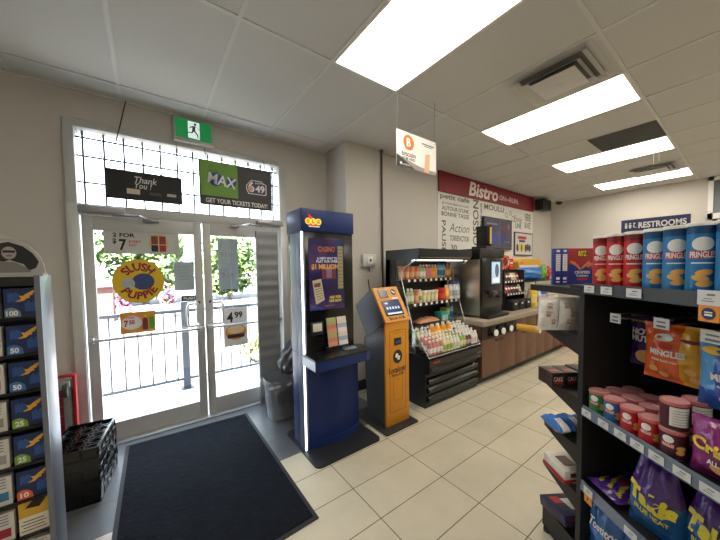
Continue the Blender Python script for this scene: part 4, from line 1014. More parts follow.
m = MB(); m.rect(3.755, 1.40, .21, .29, 2.1075, 0); m.disc(3.78, 1.43, .05, .09, 2.107, 1); m.rect(3.76, 1.30, .16, .06, 2.1068, 2); m.build('display', [mat((150, 176, 196), .2, emit=.8, noise=.3, nscale=9), mat((80, 96, 110), .2, emit=.3), mat((206, 214, 220), .2, emit=.6)], t, world=True, smooth=False)
m = MB(); m.box(3.60, 3.72, 2.05, 2.13, 1.10, 1.16, 0, .01); m.cyl((3.63, 2.08, 1.10), (3.63, 2.08, 1.06), .012, n=10); m.cyl((3.69, 2.08, 1.10), (3.69, 2.08, 1.06), .012, n=10); m.build('spout', M_CHAR, t, world=True)
m = MB(); m.cyl((3.86, 2.115, 1.10), (3.86, 2.10, 1.10), .05, n=20); m.build('dial', M_BLACK, t, world=True)
m = MB(); m.box(3.43, 3.94, 2.02, 2.14, .811, .85, 0, .006); m.build('drip_tray', M_BLACK, t, world=True)
m = MB()
for x in (3.46, 3.91):
    m.cyl((x, 2.55, .81), (x, 2.55, .835), .02, n=10)
m.build('foot', M_BLACK, t, world=True)
m = MB(); m.box(3.40, 4.0, 2.12, 2.66, 1.60, 1.72, 0, .01); m.build('top_cover', M_BLACK, t, world=True)
t = thing('bean_grinder', 'black grinder unit with a yellow label atop the coffee machine', 'grinder', (4.0, 2.45, 1.7205))
m = MB(); m.box(-.12, .08, -.12, .12, 0, .06, 0, .008); m.build('foot', M_BLACK, t)
m = MB(); m.prism([(-.03, .06), (-.04, .36), (.07, .38), (.075, .06)], 'y', -.09, .09); m.build('hopper', M_BLACKG, t, smooth=False)
m = MB(); m.box(.076, .080, -.08, .08, .10, .32); m.box(.03, .07, -.094, -.09, .10, .34); m.build('yellow_label', mat((214, 176, 60), .5), t, smooth=False)
# snack racks
t = thing('snack_rack', 'three tier black snack rack beside the coffee machine', 'rack', (4.7, 2.45, .81))
for x in (4.30, 4.93):
    m = MB(); m.box(x, x+.02, 2.28, 2.62, .811, 1.42); m.build('side_frame', M_BLACK, t, world=True, smooth=False)
TI = [(1.25, 2.30), (1.06, 2.26)]
for (z, y) in TI:
    m = MB(); m.box(4.32, 4.93, y, 2.62, z-.015, z); m.box(4.32, 4.93, y-.01, y, z-.03, z+.01); d = m.build('tier', M_BLACK, t, world=True, smooth=False)
    m = MB()
    for i in range(7): m.box(4.35+i*.085, 4.385+i*.085, y-.0115, y-.01, z-.025, z+.005)
    e = m.build('price_ticket', M_PAPER, d, smooth=False); e.data.transform(Matrix.Translation(-Vector(t.location)))
for i in range(3):
    m = MB(); x0 = 4.32+i*.205; m.box(x0, x0+.195, 2.16, 2.6, .811, .96, 0, .006); m.box(x0+.02, x0+.175, 2.152, 2.16, .83, .93); d = m.build('drawer', M_BLACK, t, world=True)
    m = MB(); m.box(x0+.06, x0+.11, 2.15, 2.152, .90, .925); e = m.build('price_ticket', M_PAPER, d, smooth=False); e.data.transform(Matrix.Translation(-Vector(t.location)))

# ---- pillow bags
def bag(name, label, cat, loc, rz, w_, h_, d_, mats, mfn=0, group=None, seed=1, tilt=0.0, crimp=.06, curl=0.0, taper=0.0):
    """soft filled bag, front to -y; returns root and warp for printing on its front"""
    t = thing(name, label, cat, loc, rz, group)
    if tilt: t.rotation_euler = (tilt, 0, rz)
    rd = random.Random(seed); ph = [rd.uniform(0, 6.28) for _ in range(6)]
    def dep(u, v):
        if v < crimp or v > 1-crimp: return .0015
        q = (v-crimp)/(1-2*crimp)
        a = max(0.0, sin(pi*min(1, max(0, u))))**.55; b = max(0.0, sin(pi*q))**.5
        wr = 1+.10*sin(u*9+ph[0]+q*4)*(1-abs(2*q-1))**.2 + .09*sin(q*13+ph[1]+u*6)+.22*sin(u*26+ph[2]+q*3)*abs(2*q-1)**1.5+.10*sin(q*21+ph[3]-u*11)*abs(2*u-1)
        return .0015+d_/2*a*b*wr
    def xw(u, v): return (u-.5)*w_*(1-.05*sin(pi*v))*(1-taper*max(0.0, v-.55)/.45)
    def fr_(u, v): return (xw(u, v), -dep(u, v)+curl*(v-.5)**2, v*h_)
    def bk_(u, v): return (xw(u, v), dep(u, v)*.9+curl*(v-.5)**2, v*h_)
    m = MB(); m.grid(26, 30, fr_, mfn); m.grid(26, 30, bk_, mfn, flip=True)
    m.build('film', mats, t, ang=60)
    def warp(x, z):
        v = z/h_; u = x/w_/(1-taper*max(0.0, v-.55)/.45)+.5
        p = fr_(u, v); return (x, p[1]-.0025, z)
    return t, warp
def shiny(c): return mat(c, .24, noise=.1, nscale=25, spec=.7, bump=1.0, bscale=24)

# snacks on the two rack tiers
rd = random.Random(9)
sn = [(150, 40, 44), (196, 180, 160), (110, 44, 52), (70, 44, 40), (180, 60, 50), (206, 190, 150), (90, 60, 56)]
for ti, (z, y) in enumerate(TI):
    for i in range(7):
        c = sn[(i*3+ti) % 7]
        t = thing('snack_pack', '%s snack pack, %s from the coffee machine on the %s rack tier' % ({0: 'red', 1: 'beige', 2: 'maroon', 3: 'brown', 4: 'scarlet', 5: 'cream', 6: 'dark brown'}[(i*3+ti) % 7], ordinal(i), ('upper', 'lower')[ti]), 'snack pack', (4.375+i*.085, y+.06, z+.0005), 0, 'snack packs on the counter rack')
        m = MB(); m.X = Matrix.Rotation(radians(-20), 4, 'X'); m.box(-.038, .038, -.012, .012, .005, .13, 0, .008); m.build('wrapper', shiny(c), t)
        m = MB(); m.X = Matrix.Rotation(radians(-20), 4, 'X'); m.rect(0, .07, .06, .03, -.0126, 0); m.build('print', M_PAPER, t, smooth=False)
# stand of chip bags behind the rack
t = thing('chip_stand', 'tall black wire stand carrying the bright chip bags', 'stand', (6.0, 2.6, 0))
for x in (5.20, 6.72):
    for y in (2.45, 2.86):
        m = MB(); m.box(x, x+.015, y, y+.015, .0 if x > 5.97 else .8105, 1.42); m.build('post', M_BLACK, t, world=True, smooth=False)
m = MB(); m.box(5.20, 6.735, 2.45, 2.70, 1.185, 1.20); m.build('front_shelf', M_BLACK, t, world=True, smooth=False)
m = MB(); m.box(5.20, 6.735, 2.70, 2.875, 1.405, 1.42); m.build('back_shelf', M_BLACK, t, world=True, smooth=False)
bag('chip_bag', 'blue chip bag lying on the counter stand', 'chip bag', (5.80, 2.57, 1.2005), radians(-4), .86, .25, .20, shiny((34, 110, 190)), seed=3)
bag('chip_bag', 'green chip bag beside the blue one on the counter stand', 'chip bag', (6.36, 2.57, 1.2005), 0, .21, .30, .14, shiny((110, 170, 60)), seed=4)
bag('chip_bag', 'red chip bag at the end of the counter stand', 'chip bag', (6.58, 2.57, 1.2005), 0, .17, .27, .12, shiny((180, 44, 48)), seed=5)
t = thing('yellow_carton', 'long yellow carton at the back of the counter stand', 'carton', (6.1, 2.79, 1.4205))
m = MB(); m.prism([(-.42, 0), (.55, 0), (.55, .14), (.48, .20), (-.36, .20), (-.44, .14)], 'y', -.06, .06); m.build('box', mat((226, 172, 60), .45), t, smooth=False)
m = MB(); m.rect(.02, .05, .8, .05, -.0606, 0); m.rect(-.3, .12, .12, .05, -.0607, 1); m.build('print', [M_PAPER, M_ORANGE], t, smooth=False)
def round_sign(x, label, outer, txt):
    t = thing('round_sign', label, 'sign', (x, 2.74 if txt else 2.605, 1.4205))
    m = MB(); n = 8 if txt else 28; r = .115; off = pi/8
    m._add([(r*cos(2*pi*i/n+off), q, .14+r*sin(2*pi*i/n+off)) for q in (0, .008) for i in range(n)], [tuple(range(n)), tuple(range(2*n-1, n-1, -1))]+[(i, n+i, n+(i+1) % n, (i+1) % n) for i in range(n)], 0); m.build('disc', outer, t, smooth=False)
    m = MB(); m.box(-.01, .01, .008, .014, 0, .1); m.build('stem', M_CHAR, t, smooth=False)
    m = MB(); m.disc(0, .14, .075, .075, -.001, 0); m.poly([(-.06, -.0015, .10), (-.045, -.0015, .085), (.06, -.0015, .18), (.045, -.0015, .195)], 1); m.build('print', [M_PAPER if txt else mat((60, 40, 30), .5), M_RED], t, smooth=False)
round_sign(4.94, 'orange round sign above the snack rack', mat((214, 90, 36), .5), False)
round_sign(5.27, 'red bordered sign with a slash beside the orange round one', mat((186, 40, 44), .5), True)
carton('red_box', 'red box standing between the slash sign and the yellow carton', 'carton', (5.47, 2.79, 1.4205), .15, .05, .20, mat((206, 54, 44), .45), [(0, .6, .7, .12, 0), (0, .35, .5, .08, 3)])
# small bottles at the far end of the counter
def cbottle(x, y, h, r, body, lab, cap, label):
    t = bottle_proto('syrup_bottle', label, 'bottle', h, r, body, cap, lab, group=None); t.location = (x, y, .8105)
cbottle(5.03, 2.18, .40, .055, P_((226, 190, 70)), P_((240, 220, 140)), P_((240, 200, 60)), 'tall yellow bottle standing on the far part of the counter')
cbottle(5.20, 2.30, .34, .05, P_((206, 186, 166)), P_((230, 220, 206)), P_((230, 226, 220)), 'beige bottle between yellow and blue bottles on the counter')
cbottle(5.50, 2.22, .35, .075, P_((70, 100, 190)), P_((190, 200, 230)), P_((230, 230, 236)), 'blue and white jug on the far part of the counter')
cbottle(5.33, 2.22, .28, .045, P_((220, 216, 210)), P_((206, 150, 130)), P_((230, 226, 220)), 'white bottle beside the blue and white jug')
for i in range(4):
    t = bottle_proto('paper_cup_stack', 'white cup stack, %s beyond the snack rack on the counter' % ordinal(i), 'cups', .20, .04, P_((214, 208, 200)), P_((196, 180, 160)), P_((200, 190, 176)), shape='cup', group='cup stacks on the counter'); t.location = (5.30+i*.10, 2.06, .8105)

# ---- wall behind: graphic, header, tv, poster, speaker
t = thing('wall_graphic', 'white wall panel printed with grey coffee words', 'wall panel', (5.135, BISTRO_Y-.006, 1.85))
GW = 3.15
m = MB(); m.box(-GW/2, GW/2, 0, .006, -1.0, .82); m.build('panel', mat((222, 220, 214), .55, noise=.02), t, smooth=False)
o = lambda x: x-5.135
z_ = lambda z: z-1.85
WORDS = [("petit café", o(3.99), z_(2.575), .76, .10), ("JE VOUS SERS UN CAFE", o(4.0), z_(2.475), .70, .04), ("AUTOUR D'UNE", o(4.0), z_(2.405), .70, .065), ("BONNE TASSE", o(4.0), z_(2.315), .72, .07), ("PAUSE", o(3.695), z_(1.96), .50, .10, -90), ("TORREFACTION", o(4.1), z_(1.945), .52, .09), ("BOISSON", o(4.56), z_(2.18), .90, .17, 90), ("DEJEUNER", o(4.735), z_(2.30), .62, .07, 90), ("MOULU", o(5.16), z_(2.555), .68, .10), ("30", o(3.95), z_(1.79), .16, .10), ("UNE", o(6.07), z_(2.30), .26, .11), ("BUVEZ", o(6.48), z_(2.33), .28, .12), ("VERRE", o(6.48), z_(2.50), .28, .16)]
letters(t, mat((104, 101, 98), .6, noise=0), -.0012, WORDS, bold=.02)
letters(t, mat((104, 101, 98), .6, noise=0), -.0012, [("Action", o(4.1), z_(2.115), .54, .14), ("Envie", o(6.05), z_(2.43), .34, .13)], shear=.3, name='script_lettering')
m = MB()
n = 14
def swirl(cx, cz, r):
    for i in range(n):
        a, b = 2*pi*i/n, 2*pi*(i+1)/n
        m.poly([(cx+r*cos(a), -.0012, cz+r*sin(a)), (cx+r*cos(b), -.0012, cz+r*sin(b)), (cx+(r-.012)*cos(b), -.0012, cz+(r-.012)*sin(b)), (cx+(r-.012)*cos(a), -.0012, cz+(r-.012)*sin(a))][::-1])
swirl(o(5.6), z_(2.47), .05); swirl(o(5.75), z_(2.52), .045); swirl(o(5.85), z_(2.42), .055)
m.build('swirl_print', mat((104, 101, 98), .6, noise=0), t, smooth=False)
t, W, H = board('bistro_sign', 'long dark red sign board reading Bistro under the ceiling', 'sign', 3.56, 6.69, 2.64, 2.945, BISTRO_Y-.03, mat((132, 24, 40), .45, noise=.03), .024)
oo = lambda x: x-(3.56+6.69)/2
letters(t, mat((236, 226, 220), .5), -.0015, [('Bistro', oo(4.78), .0, .92, .24)], bold=.03, shear=.18, name='script_lettering')
letters(t, mat((226, 206, 202), .5), -.0015, [('ON', oo(5.40), -.025, .22, .095), ('the', oo(5.58), -.03, .10, .05), ('RUN.', oo(5.84), -.025, .36, .095)], bold=.02)
t = thing('wall_tv', 'black flat television showing blue and violet menu blocks', 'television', (5.2, BISTRO_Y-.02, 2.08))
m = MB(); m.box(-.49, .49, -.05, -.01, -.285, .285, 0, .006); m.build('casing', M_BLACKG, t)
def tvmat():
    mm = bpy.data.materials.new('tv_screen'); mm.use_nodes = True; nt = mm.node_tree; b = nt.nodes['Principled BSDF']
    tc = nt.nodes.new('ShaderNodeTexCoord'); n_ = nt.nodes.new('ShaderNodeTexNoise'); n_.inputs['Scale'].default_value = 4; n_.inputs['Detail'].default_value = 3
    nt.links.new(tc.outputs['Object'], n_.inputs['Vector'])
    r = nt.nodes.new('ShaderNodeValToRGB'); r.color_ramp.elements[0].position = .35; r.color_ramp.elements[0].color = (*lin((64, 62, 84)), 1); r.color_ramp.elements[1].position = .7; r.color_ramp.elements[1].color = (*lin((96, 84, 106)), 1)
    nt.links.new(n_.outputs['Fac'], r.inputs['Fac']); nt.links.new(r.outputs['Color'], b.inputs['Emission Color']); b.inputs['Emission Strength'].default_value = .35
    b.inputs['Base Color'].default_value = (.01, .01, .015, 1); b.inputs['Roughness'].default_value = .2
    return mm
m = MB(); m.rect(0, .005, .94, .53, -.0505); m.build('screen', tvmat(), t, smooth=False)
m = MB()
m.rect(-.17, -.08, .26, .20, -.051, 0); m.rect(-.36, -.05, .10, .12, -.051, 1); m.rect(.16, -.08, .18, .20, -.051, 1); m.rect(.02, .0, .006, .5, -.0512, 2); m.rect(.27, .12, .30, .22, -.051, 3); m.disc(.36, .15, .05, .05, -.0514, 2); m.rect(.30, -.14, .2, .02, -.0514, 2); m.rect(-.22, .17, .36, .03, -.0514, 2)
m.build('menu_picture', [E_((40, 80, 190), 1.5), E_((50, 70, 150), 1.4), E_((140, 140, 160), 1.2), E_((110, 60, 84), 1.4)], t, smooth=False)
m = MB(); m.box(-.1, .1, -.012, .012, -.1, .1); m.build('wall_mount', M_BLACK, t, smooth=False)
t, W, H = board('framed_poster', 'small dark framed poster with red title hanging on the graphic wall', 'poster', 5.88, 6.66, 1.69, 2.17, BISTRO_Y-.03, mat((52, 70, 92), .5), .022, part='frame')
m = MB(); m.rect(0, 0, W-.05, H-.05, -.001, 0)
m.rect(-.08, .13, .36, .06, -.0016, 1); m.rect(-.08, .06, .26, .04, -.0016, 2)
for i, k in enumerate((2, 3, 4, 3, 2, 5, 2)): m.disc(-.28+i*.09, -.08+.02*(i % 2), .045, .08, -.0016-.0001*i, k)
m.build('picture_print', [mat((206, 204, 198), .4), M_RED, mat((40, 50, 100), .5), M_YEL, M_GREEN, M_CHAR], t, smooth=False)
t = thing('loudspeaker', 'small black loudspeaker mounted beside the red sign', 'speaker', (6.93, BISTRO_Y-.01, 2.68))
m = MB(); m.box(-.20, .20, -.20, -.03, 0, .22, 0, .008); m.build('cabinet', M_BLACK, t); m = MB(); m.rect(0, .11, .36, .18, -.201); m.build('grille', mat((26, 26, 28), .8, bump=.4, bscale=200), t, smooth=False)
m = MB(); m.box(-.04, .04, -.03, .01, .08, .14); m.build('bracket', M_CHAR, t, smooth=False)
t = thing('dome_camera', 'small dark dome camera on the ceiling in the far corner', 'security camera', (7.52, 2.72, CEIL))
m = MB(); m.lathe([(.085, -.035), (.09, -.02), (.085, -.0005)], 18); m.build('base', M_WHITE, t); m = MB(); m.lathe([(.01, -.10), (.04, -.092), (.062, -.065), (.068, -.035)], 18); m.build('dome', M_BLACKG, t)
# restrooms sign hung over the aisle
t = thing('restrooms_sign', 'dark blue sign reading RESTROOMS hung from the ceiling', 'sign', (5.0, .76, 1.985), radians(-90))
m = MB(); m.box(-.31, .31, 0, .012, -.08, .08); m.build('panel', mat((36, 44, 92), .45), t, smooth=False)
letters(t, M_PAPER, -.0015, [('RESTROOMS', .07, .0, .42, .075)], bold=.03)
m = MB()
for x in (-.26, -.22, -.18):
    m.disc(x, .028, .011, .011, -.0013, 0, 14)
for x in (-.26, -.22): m.poly([(x-.014, -.0013, .012), (x+.014, -.0013, .012), (x+.010, -.0013, -.03), (x-.010, -.0013, -.03)][::-1])
m.poly([(-.19, -.0013, .015), (-.18, -.0013, .015), (-.18, -.0013, -.012), (-.15, -.0013, -.03), (-.19, -.0013, -.02)][::-1])
m.build('pictogram', M_PAPER, t, smooth=False)
m = MB()
for x in (-.02, .03): m.tube([(x, .006, .08), (x, .006, CEIL-1.985-.006)], .0015, 6)
m.build('hanging_rod', mat((190, 190, 188), .4), t)
# office window in the far wall
wn = thing('window_2', 'white framed window high in the far wall', 'window', (FAR_X-.02, .05, 2.35)); wn['kind'] = 'structure'
m = MB(); 
for (a, b, c, d) in ((-.75, .50, 2.88, 2.945), (-.75, .50, 2.24, 2.33), (.44, .50, 2.24, 2.945), (-.75, -.69, 2.24, 2.945)): m.box(FAR_X-.04, FAR_X-.001, a, b, c, d)
m.build('window_frame', M_WHITE, wn, world=True, smooth=False)
m = MB(); m.box(FAR_X-.015, FAR_X-.005, -.69, .44, 2.33, 2.88); m.build('pane', mat((120, 124, 132), .15, noise=.05), wn, world=True, smooth=False)
t = thing('wall_display', 'black display panel under the white framed window', 'display', (FAR_X-.03, .08, 2.05)); 
m = MB(); m.box(-.03, .025, -.6, .36, -.25, .18, 0, .005); m.build('casing', M_BLACKG, t)
m = MB(); m.box(-.032, -.03, -.57, .33, -.22, .15); m.build('screen', mat((20, 22, 28), .1, noise=.1), t, smooth=False)
t = thing('orange_bucket', 'orange carton on the floor past the end of the counter', 'carton', (6.12, 1.98, 0))
m = MB(); m.box(-.10, .10, -.12, .12, 0, .34, 0, .004); m.build('box', mat((226, 102, 34), .5), t); m = MB(); m.rect(0, .2, .12, .1, -.1205, 0); m.build('print', mat((240, 160, 90), .5), t, smooth=False)

# ================================================================== GONDOLA SHELVING (rotated against the room)
GA = radians(34.46)
GR = Vector((cos(GA), -sin(GA), 0)); GU = Vector((sin(GA), cos(GA), 0))
def GP(t, s, z): return GR*t+GU*s+Vector((0, 0, z))
GZ = -GA                      # local x = across the shelf, local y = along it
FACE = -GA-pi/2               # products whose front (-y) looks out into the aisle
G = thing('gondola_shelf', 'black gondola shelf stocked with cans and chip bags', 'shelf', (0, 0, 0), GZ)
G.location = GP(1.45, .8, 0)
def gb(m): m.X = Matrix.Translation(Vector((-1.45, -.8, 0)))
S0, S1 = -.15, 1.285
m = MB(); gb(m); m.box(1.05, 1.92, S1, S1+.03, .02, 1.40); m.build('end_panel', M_SHELF, G, smooth=False)
m = MB(); gb(m); m.box(1.47, 1.50, S0, S1, .02, 1.52); m.build('back_panel', M_BLACK, G, smooth=False)
m = MB(); gb(m); m.box(1.05, 1.90, S0, S1, 0, .14); m.build('base_deck', M_SHELF, G, smooth=False)
M_RAILB = mat((116, 126, 142), .4, metal=.3, noise=.04); M_RAILD = mat((58, 60, 66), .4)
for (z, rm, s1) in ((1.40, M_RAILD, 1.385), (.832, M_RAILB, S1), (.472, M_RAILB, S1)):
    m = MB(); gb(m); m.box(1.055, 1.47 if z < 1 else 1.90, S0, s1, z-.03, z); sh_ = m.build('shelf', M_SHELF, G, smooth=False)
    m = MB(); gb(m); m.prism([(1.048, z-.036), (1.056, z-.036), (1.056, z+.012), (1.052, z+.012)], 'y', S0, S1+.003); m.build('price_rail', rm, sh_, smooth=False)
m = MB(); gb(m); m.box(1.50, 1.90, S0, S1, .35, .38); m.box(1.50, 1.90, S0, S1, .80, .83); m.build('rear_shelf', M_SHELF, G, smooth=False)
# end trays reaching away from the camera
ES = [(1.385, .04), (1.155, .05), (.865, .02), (.625, .02), (.395, .02), (.145, .13)]
for i, (z, hh) in enumerate(ES):
    m = MB(); gb(m); t0 = 1.05
    if i == 0: m.box(1.05, 1.90, S1+.03, 1.70, z-.035, z)
    else:
        m.box(t0, 1.55, S1+.03, 1.56, z-.008, z)
        if i < 5:
            for tt in (t0, 1.54): m.prism([(S1+.03, z-.085), (S1+.03, z-.006), (1.555, z-.006), (1.555, z-.024)], 'x', tt, tt+.006)
        else: m.box(t0, 1.55, S1+.03, 1.56, z-.125, z-.008)
    m.build('end_tray', M_SHELF, G, smooth=False)
m = MB(); gb(m)
for s_ in (1.36, 1.53): m.cyl((1.06, s_, 0), (1.06, s_, .025), .02, n=10)
m.build('levelling_foot', M_BLACK, G)

# price tags on the rails: a white ticket clipped to the rail
def tag_at(s, z, w_=.055, h_=.032, label='', group='price tags on the gondola', t=1.045, orange=False, big=False):
    o = thing('price_tag', label, 'price tag', GP(t, s, z), FACE, group)
    m = MB(); m.box(-w_/2, w_/2, 0, .0015, -h_/2, h_/2); m.build('ticket', mat((214, 215, 216), .5, noise=.02), o, smooth=False)
    m = MB(); m.rect(w_*.08, h_*.2, w_*.34, h_*.13, -.0006); m.rect(-w_*.05, -h_*.22, w_*.5, h_*.06, -.0006); m.rect(-w_*.05, -h_*.06, w_*.36, h_*.05, -.0006); m.build('print', M_GRAYINK, o, smooth=False)
    if orange:
        k = h_*1.1
        m = MB(); m.box(-w_/2+.004, w_/2-.004, .0005, .0015, -h_/2-k, -h_/2); m.build('sale_flap', mat((226, 142, 40), .5), o, smooth=False)
        if big: m = MB(); m.disc(0, -h_/2-k*.5, k*.36, k*.36, -.0002); m.build('round_print', mat((50, 48, 90), .5), o, smooth=False)
        if big: m = MB(); m.rect(0, -h_/2-k*.42, k*.4, k*.08, -.0006); m.rect(0, -h_/2-k*.58, k*.4, k*.12, -.0006); m.build('print_lines', M_PAPER, o, smooth=False)
        else: letters(o, M_INK, -.0004, [('7', 0, -h_/2-k*.5, k*.3, k*.5)], bold=.03)
    return o
tag_at(1.255, 1.388, label='small price tag under the first red can')
tag_at(1.165, 1.388, label='small price tag under the third red can')
tag_at(1.045, 1.388, .06, .034, label='price tag under the first tall blue can')
tag_at(.81, 1.395, .06, .045, label='large price tag with an orange flap on the top rail', orange=True, big=True)
for s_, lb in ((1.255, 'beneath the green cans'), (1.165, 'beneath the blue small cans'), (1.085, 'beneath the first red small can'), (1.015, 'beneath the second red small can'), (.945, 'beneath the maroon cans'), (.865, 'beneath the purple chip bag'), (.79, 'nearest the viewer')):
    tag_at(s_, .818, .052, .030, label='white price tag on the middle rail '+lb, t=1.044)
tag_at(1.235, .462, .05, .034, label='price tag with orange flap on the lowest rail', t=1.043, orange=True)
tag_at(1.03, .458, .052, .030, label='white price tag on the lowest rail below the standing chip bag', t=1.043)

# ---- tall chip cans
def tall_can(rgb, dark_rgb, name_rgb, chips):
    t = thing('chip_can', '', 'can', (0, 0, 0), 0)
    R, H = .0375, .225
    body = mat(rgb, .35, noise=.04); foil = mat(dark_rgb, .35, noise=.04)
    m = MB(); m.lathe([(R*.97, 0, 2), (R, .004, 2), (R, .03, 0), (R, H-.035, 0), (R, H-.012, 1), (R, H-.004, 1)], 28); m.build('tube', [body, foil, M_STEEL], t, ang=50)
    m = MB(); m.lathe([(R*1.03, H-.010), (R*1.03, H), (R*.98, H+.002)], 28); m.build('lid', mat((214, 212, 206), .35), t, ang=50)
    def wp(e): return lambda x, z: ((R+e)*sin(x/R), -(R+e)*cos(x/R), z)
    def patch(m, pts, k, e):
        pts = [tuple(pts[i][d]+(pts[(i+1) % len(pts)][d]-pts[i][d])*h/4 for d in (0, 1)) for i in range(len(pts)) for h in range(4)] if len(pts) < 6 else pts
        f = wp(e); c = (sum(p[0] for p in pts)/len(pts), sum(p[1] for p in pts)/len(pts))
        for j in range(4):
            for i in range(len(pts)):
                q = [(c[0]+(p[0]-c[0])*w2, c[1]+(p[1]-c[1])*w2) for p, w2 in ((pts[i], j/4), (pts[(i+1) % len(pts)], j/4), (pts[(i+1) % len(pts)], (j+1)/4), (pts[i], (j+1)/4))]
                m._add([f(*p) for p in q], [(3, 2, 1, 0)[::-1]], k)
    el = lambda cx, cz, rx, rz, n=22: [(cx+rx*cos(2*pi*i/n), cz+rz*sin(2*pi*i/n)) for i in range(n)]
    m = MB()
    patch(m, el(0, .158, .025, .022), 0, .0008)                       # plain white oval
    patch(m, [(-.03, .112), (.03, .112), (.033, .137), (-.033, .137)], 1, .0011)
    rd = random.Random(chips)
    for (cx, cz, a) in ((.004, .068, .2), (-.004, .05, -.2), (.006, .033, .15)):
        pts = [(cx+(.020*cos(q)*cos(a)-.010*sin(q)*sin(a)), cz+(.020*cos(q)*sin(a)+.010*sin(q)*cos(a))) for q in [2*pi*i/18 for i in range(18)]]
        patch(m, pts, 2, .001+.0002*cz)
    patch(m, [(-.026, .096), (.026, .096), (.026, .1), (-.026, .1)], 0, .0008)
    m.build('label_print', [M_PAPER, mat(name_rgb, .4), mat((222, 170, 90), .5, noise=.1, nscale=60)], t, smooth=False)
    letters(t, M_PAPER, 0, [('PRINGLES', 0, .1245, .058, .020)], warp=wp(.0016), bold=.03)
    return t
RED = tall_can((186, 24, 32), (120, 20, 26), (186, 24, 32), 1); BLU = tall_can((28, 116, 176), (16, 70, 116), (196, 34, 44), 2)
tc = [(RED, 1.28, 1.13, 'red chip can farthest along the top shelf'), (RED, 1.203, 1.127, 'red chip can in the middle of the three red ones'), (RED, 1.124, 1.13, 'red chip can beside the first blue can'), (BLU, 1.04, 1.126, 'tall blue chip can beside the third red can'), (BLU, .963, 1.12, 'second tall blue chip can from the red ones'), (BLU, .885, 1.115, 'third tall blue chip can from the red ones'), (BLU, .805, 1.115, 'tall blue chip can nearest the viewer')]
used = set()
for proto, s, t_, lb in tc:
    a = -GA-radians(52)
    g = 'tall red chip cans' if proto is RED else 'tall blue chip cans'
    if proto.name not in used:
        used.add(proto.name); proto.location = GP(t_, s, 1.4005); proto.rotation_euler = (0, 0, a); proto['label'] = lb; proto['group'] = g
    else: copy_tree(proto, GP(t_, s, 1.4005), a, lb, g)

# ---- small chip cans on the middle shelf
def small_can(rgb, name_rgb, table=False):
    t = thing('small_chip_can', '', 'can', (0, 0, 0), 0)
    R, H = .0365, .098
    m = MB(); m.lathe([(R*.97, 0, 1), (R, .004, 1), (R, H-.006, 0)], 26); m.build('tube', [mat(rgb, .35, noise=.04), M_STEEL], t, ang=50)
    m = MB(); m.lathe([(R*1.04, H-.012, 0), (R*1.05, H-.002, 0), (R*.97, H, 0), (R*.92, H-.004, 1), (R*.5, H-.0035, 1)], 26); m.build('lid', [mat((196, 110, 112), .35), mat((206, 150, 150), .3, noise=.15, nscale=60)], t, ang=50)
    def wp(e): return lambda x, z: ((R+e)*sin(x/R), -(R+e)*cos(x/R), z)
    def patch(m, pts, k, e):
        pts = [tuple(pts[i][d]+(pts[(i+1) % len(pts)][d]-pts[i][d])*h/4 for d in (0, 1)) for i in range(len(pts)) for h in range(4)] if len(pts) < 6 else pts
        f = wp(e); c = (sum(p[0] for p in pts)/len(pts), sum(p[1] for p in pts)/len(pts))
        for j in range(4):
            for i in range(len(pts)):
                q = [(c[0]+(p[0]-c[0])*w2, c[1]+(p[1]-c[1])*w2) for p, w2 in ((pts[i], j/4), (pts[(i+1) % len(pts)], j/4), (pts[(i+1) % len(pts)], (j+1)/4), (pts[i], (j+1)/4))]
                m._add([f(*p) for p in q], [(3, 2, 1, 0)[::-1]], k)
    el = lambda cx, cz, rx, rz, n=18: [(cx+rx*cos(2*pi*i/n), cz+rz*sin(2*pi*i/n)) for i in range(n)]
    m = MB()
    if table:
        for a in (-.018, .0, .018):
            patch(m, [(a-.0092, .018), (a+.0092, .018), (a+.0092, .082), (a-.0092, .082)], 0, .0009)
        for i in range(6): patch(m, [(-.02, .025+i*.009), (.02, .025+i*.009), (.02, .0265+i*.009), (-.02, .0265+i*.009)], 3, .0013)
    else:
        patch(m, el(-.012, .066, .015, .013), 0, .0009); patch(m, [(-.028, .038), (.004, .038), (.005, .053), (-.03, .053)], 1, .001)
        patch(m, el(.022, .042, .013, .008), 2, .0009); patch(m, el(.020, .028, .012, .008), 2, .0011)
    m.build('label_print', [M_PAPER, mat(name_rgb, .4), mat((222, 170, 90), .5, noise=.1, nscale=60), M_GRAYINK], t, smooth=False)
    if not table: letters(t, M_PAPER, 0, [('PRINGLES', -.012, .0455, .030, .010)], warp=wp(.0015), bold=.02)
    return t
SCN = {'green': small_can((50, 120, 54), (190, 34, 44)), 'blue': small_can((24, 100, 160), (190, 34, 44)), 'red': small_can((182, 26, 34), (182, 26, 34)), 'maroon': small_can((70, 22, 40), (190, 34, 44)), 'plum': small_can((70, 22, 40), (70, 22, 40), True)}
L2 = .8325
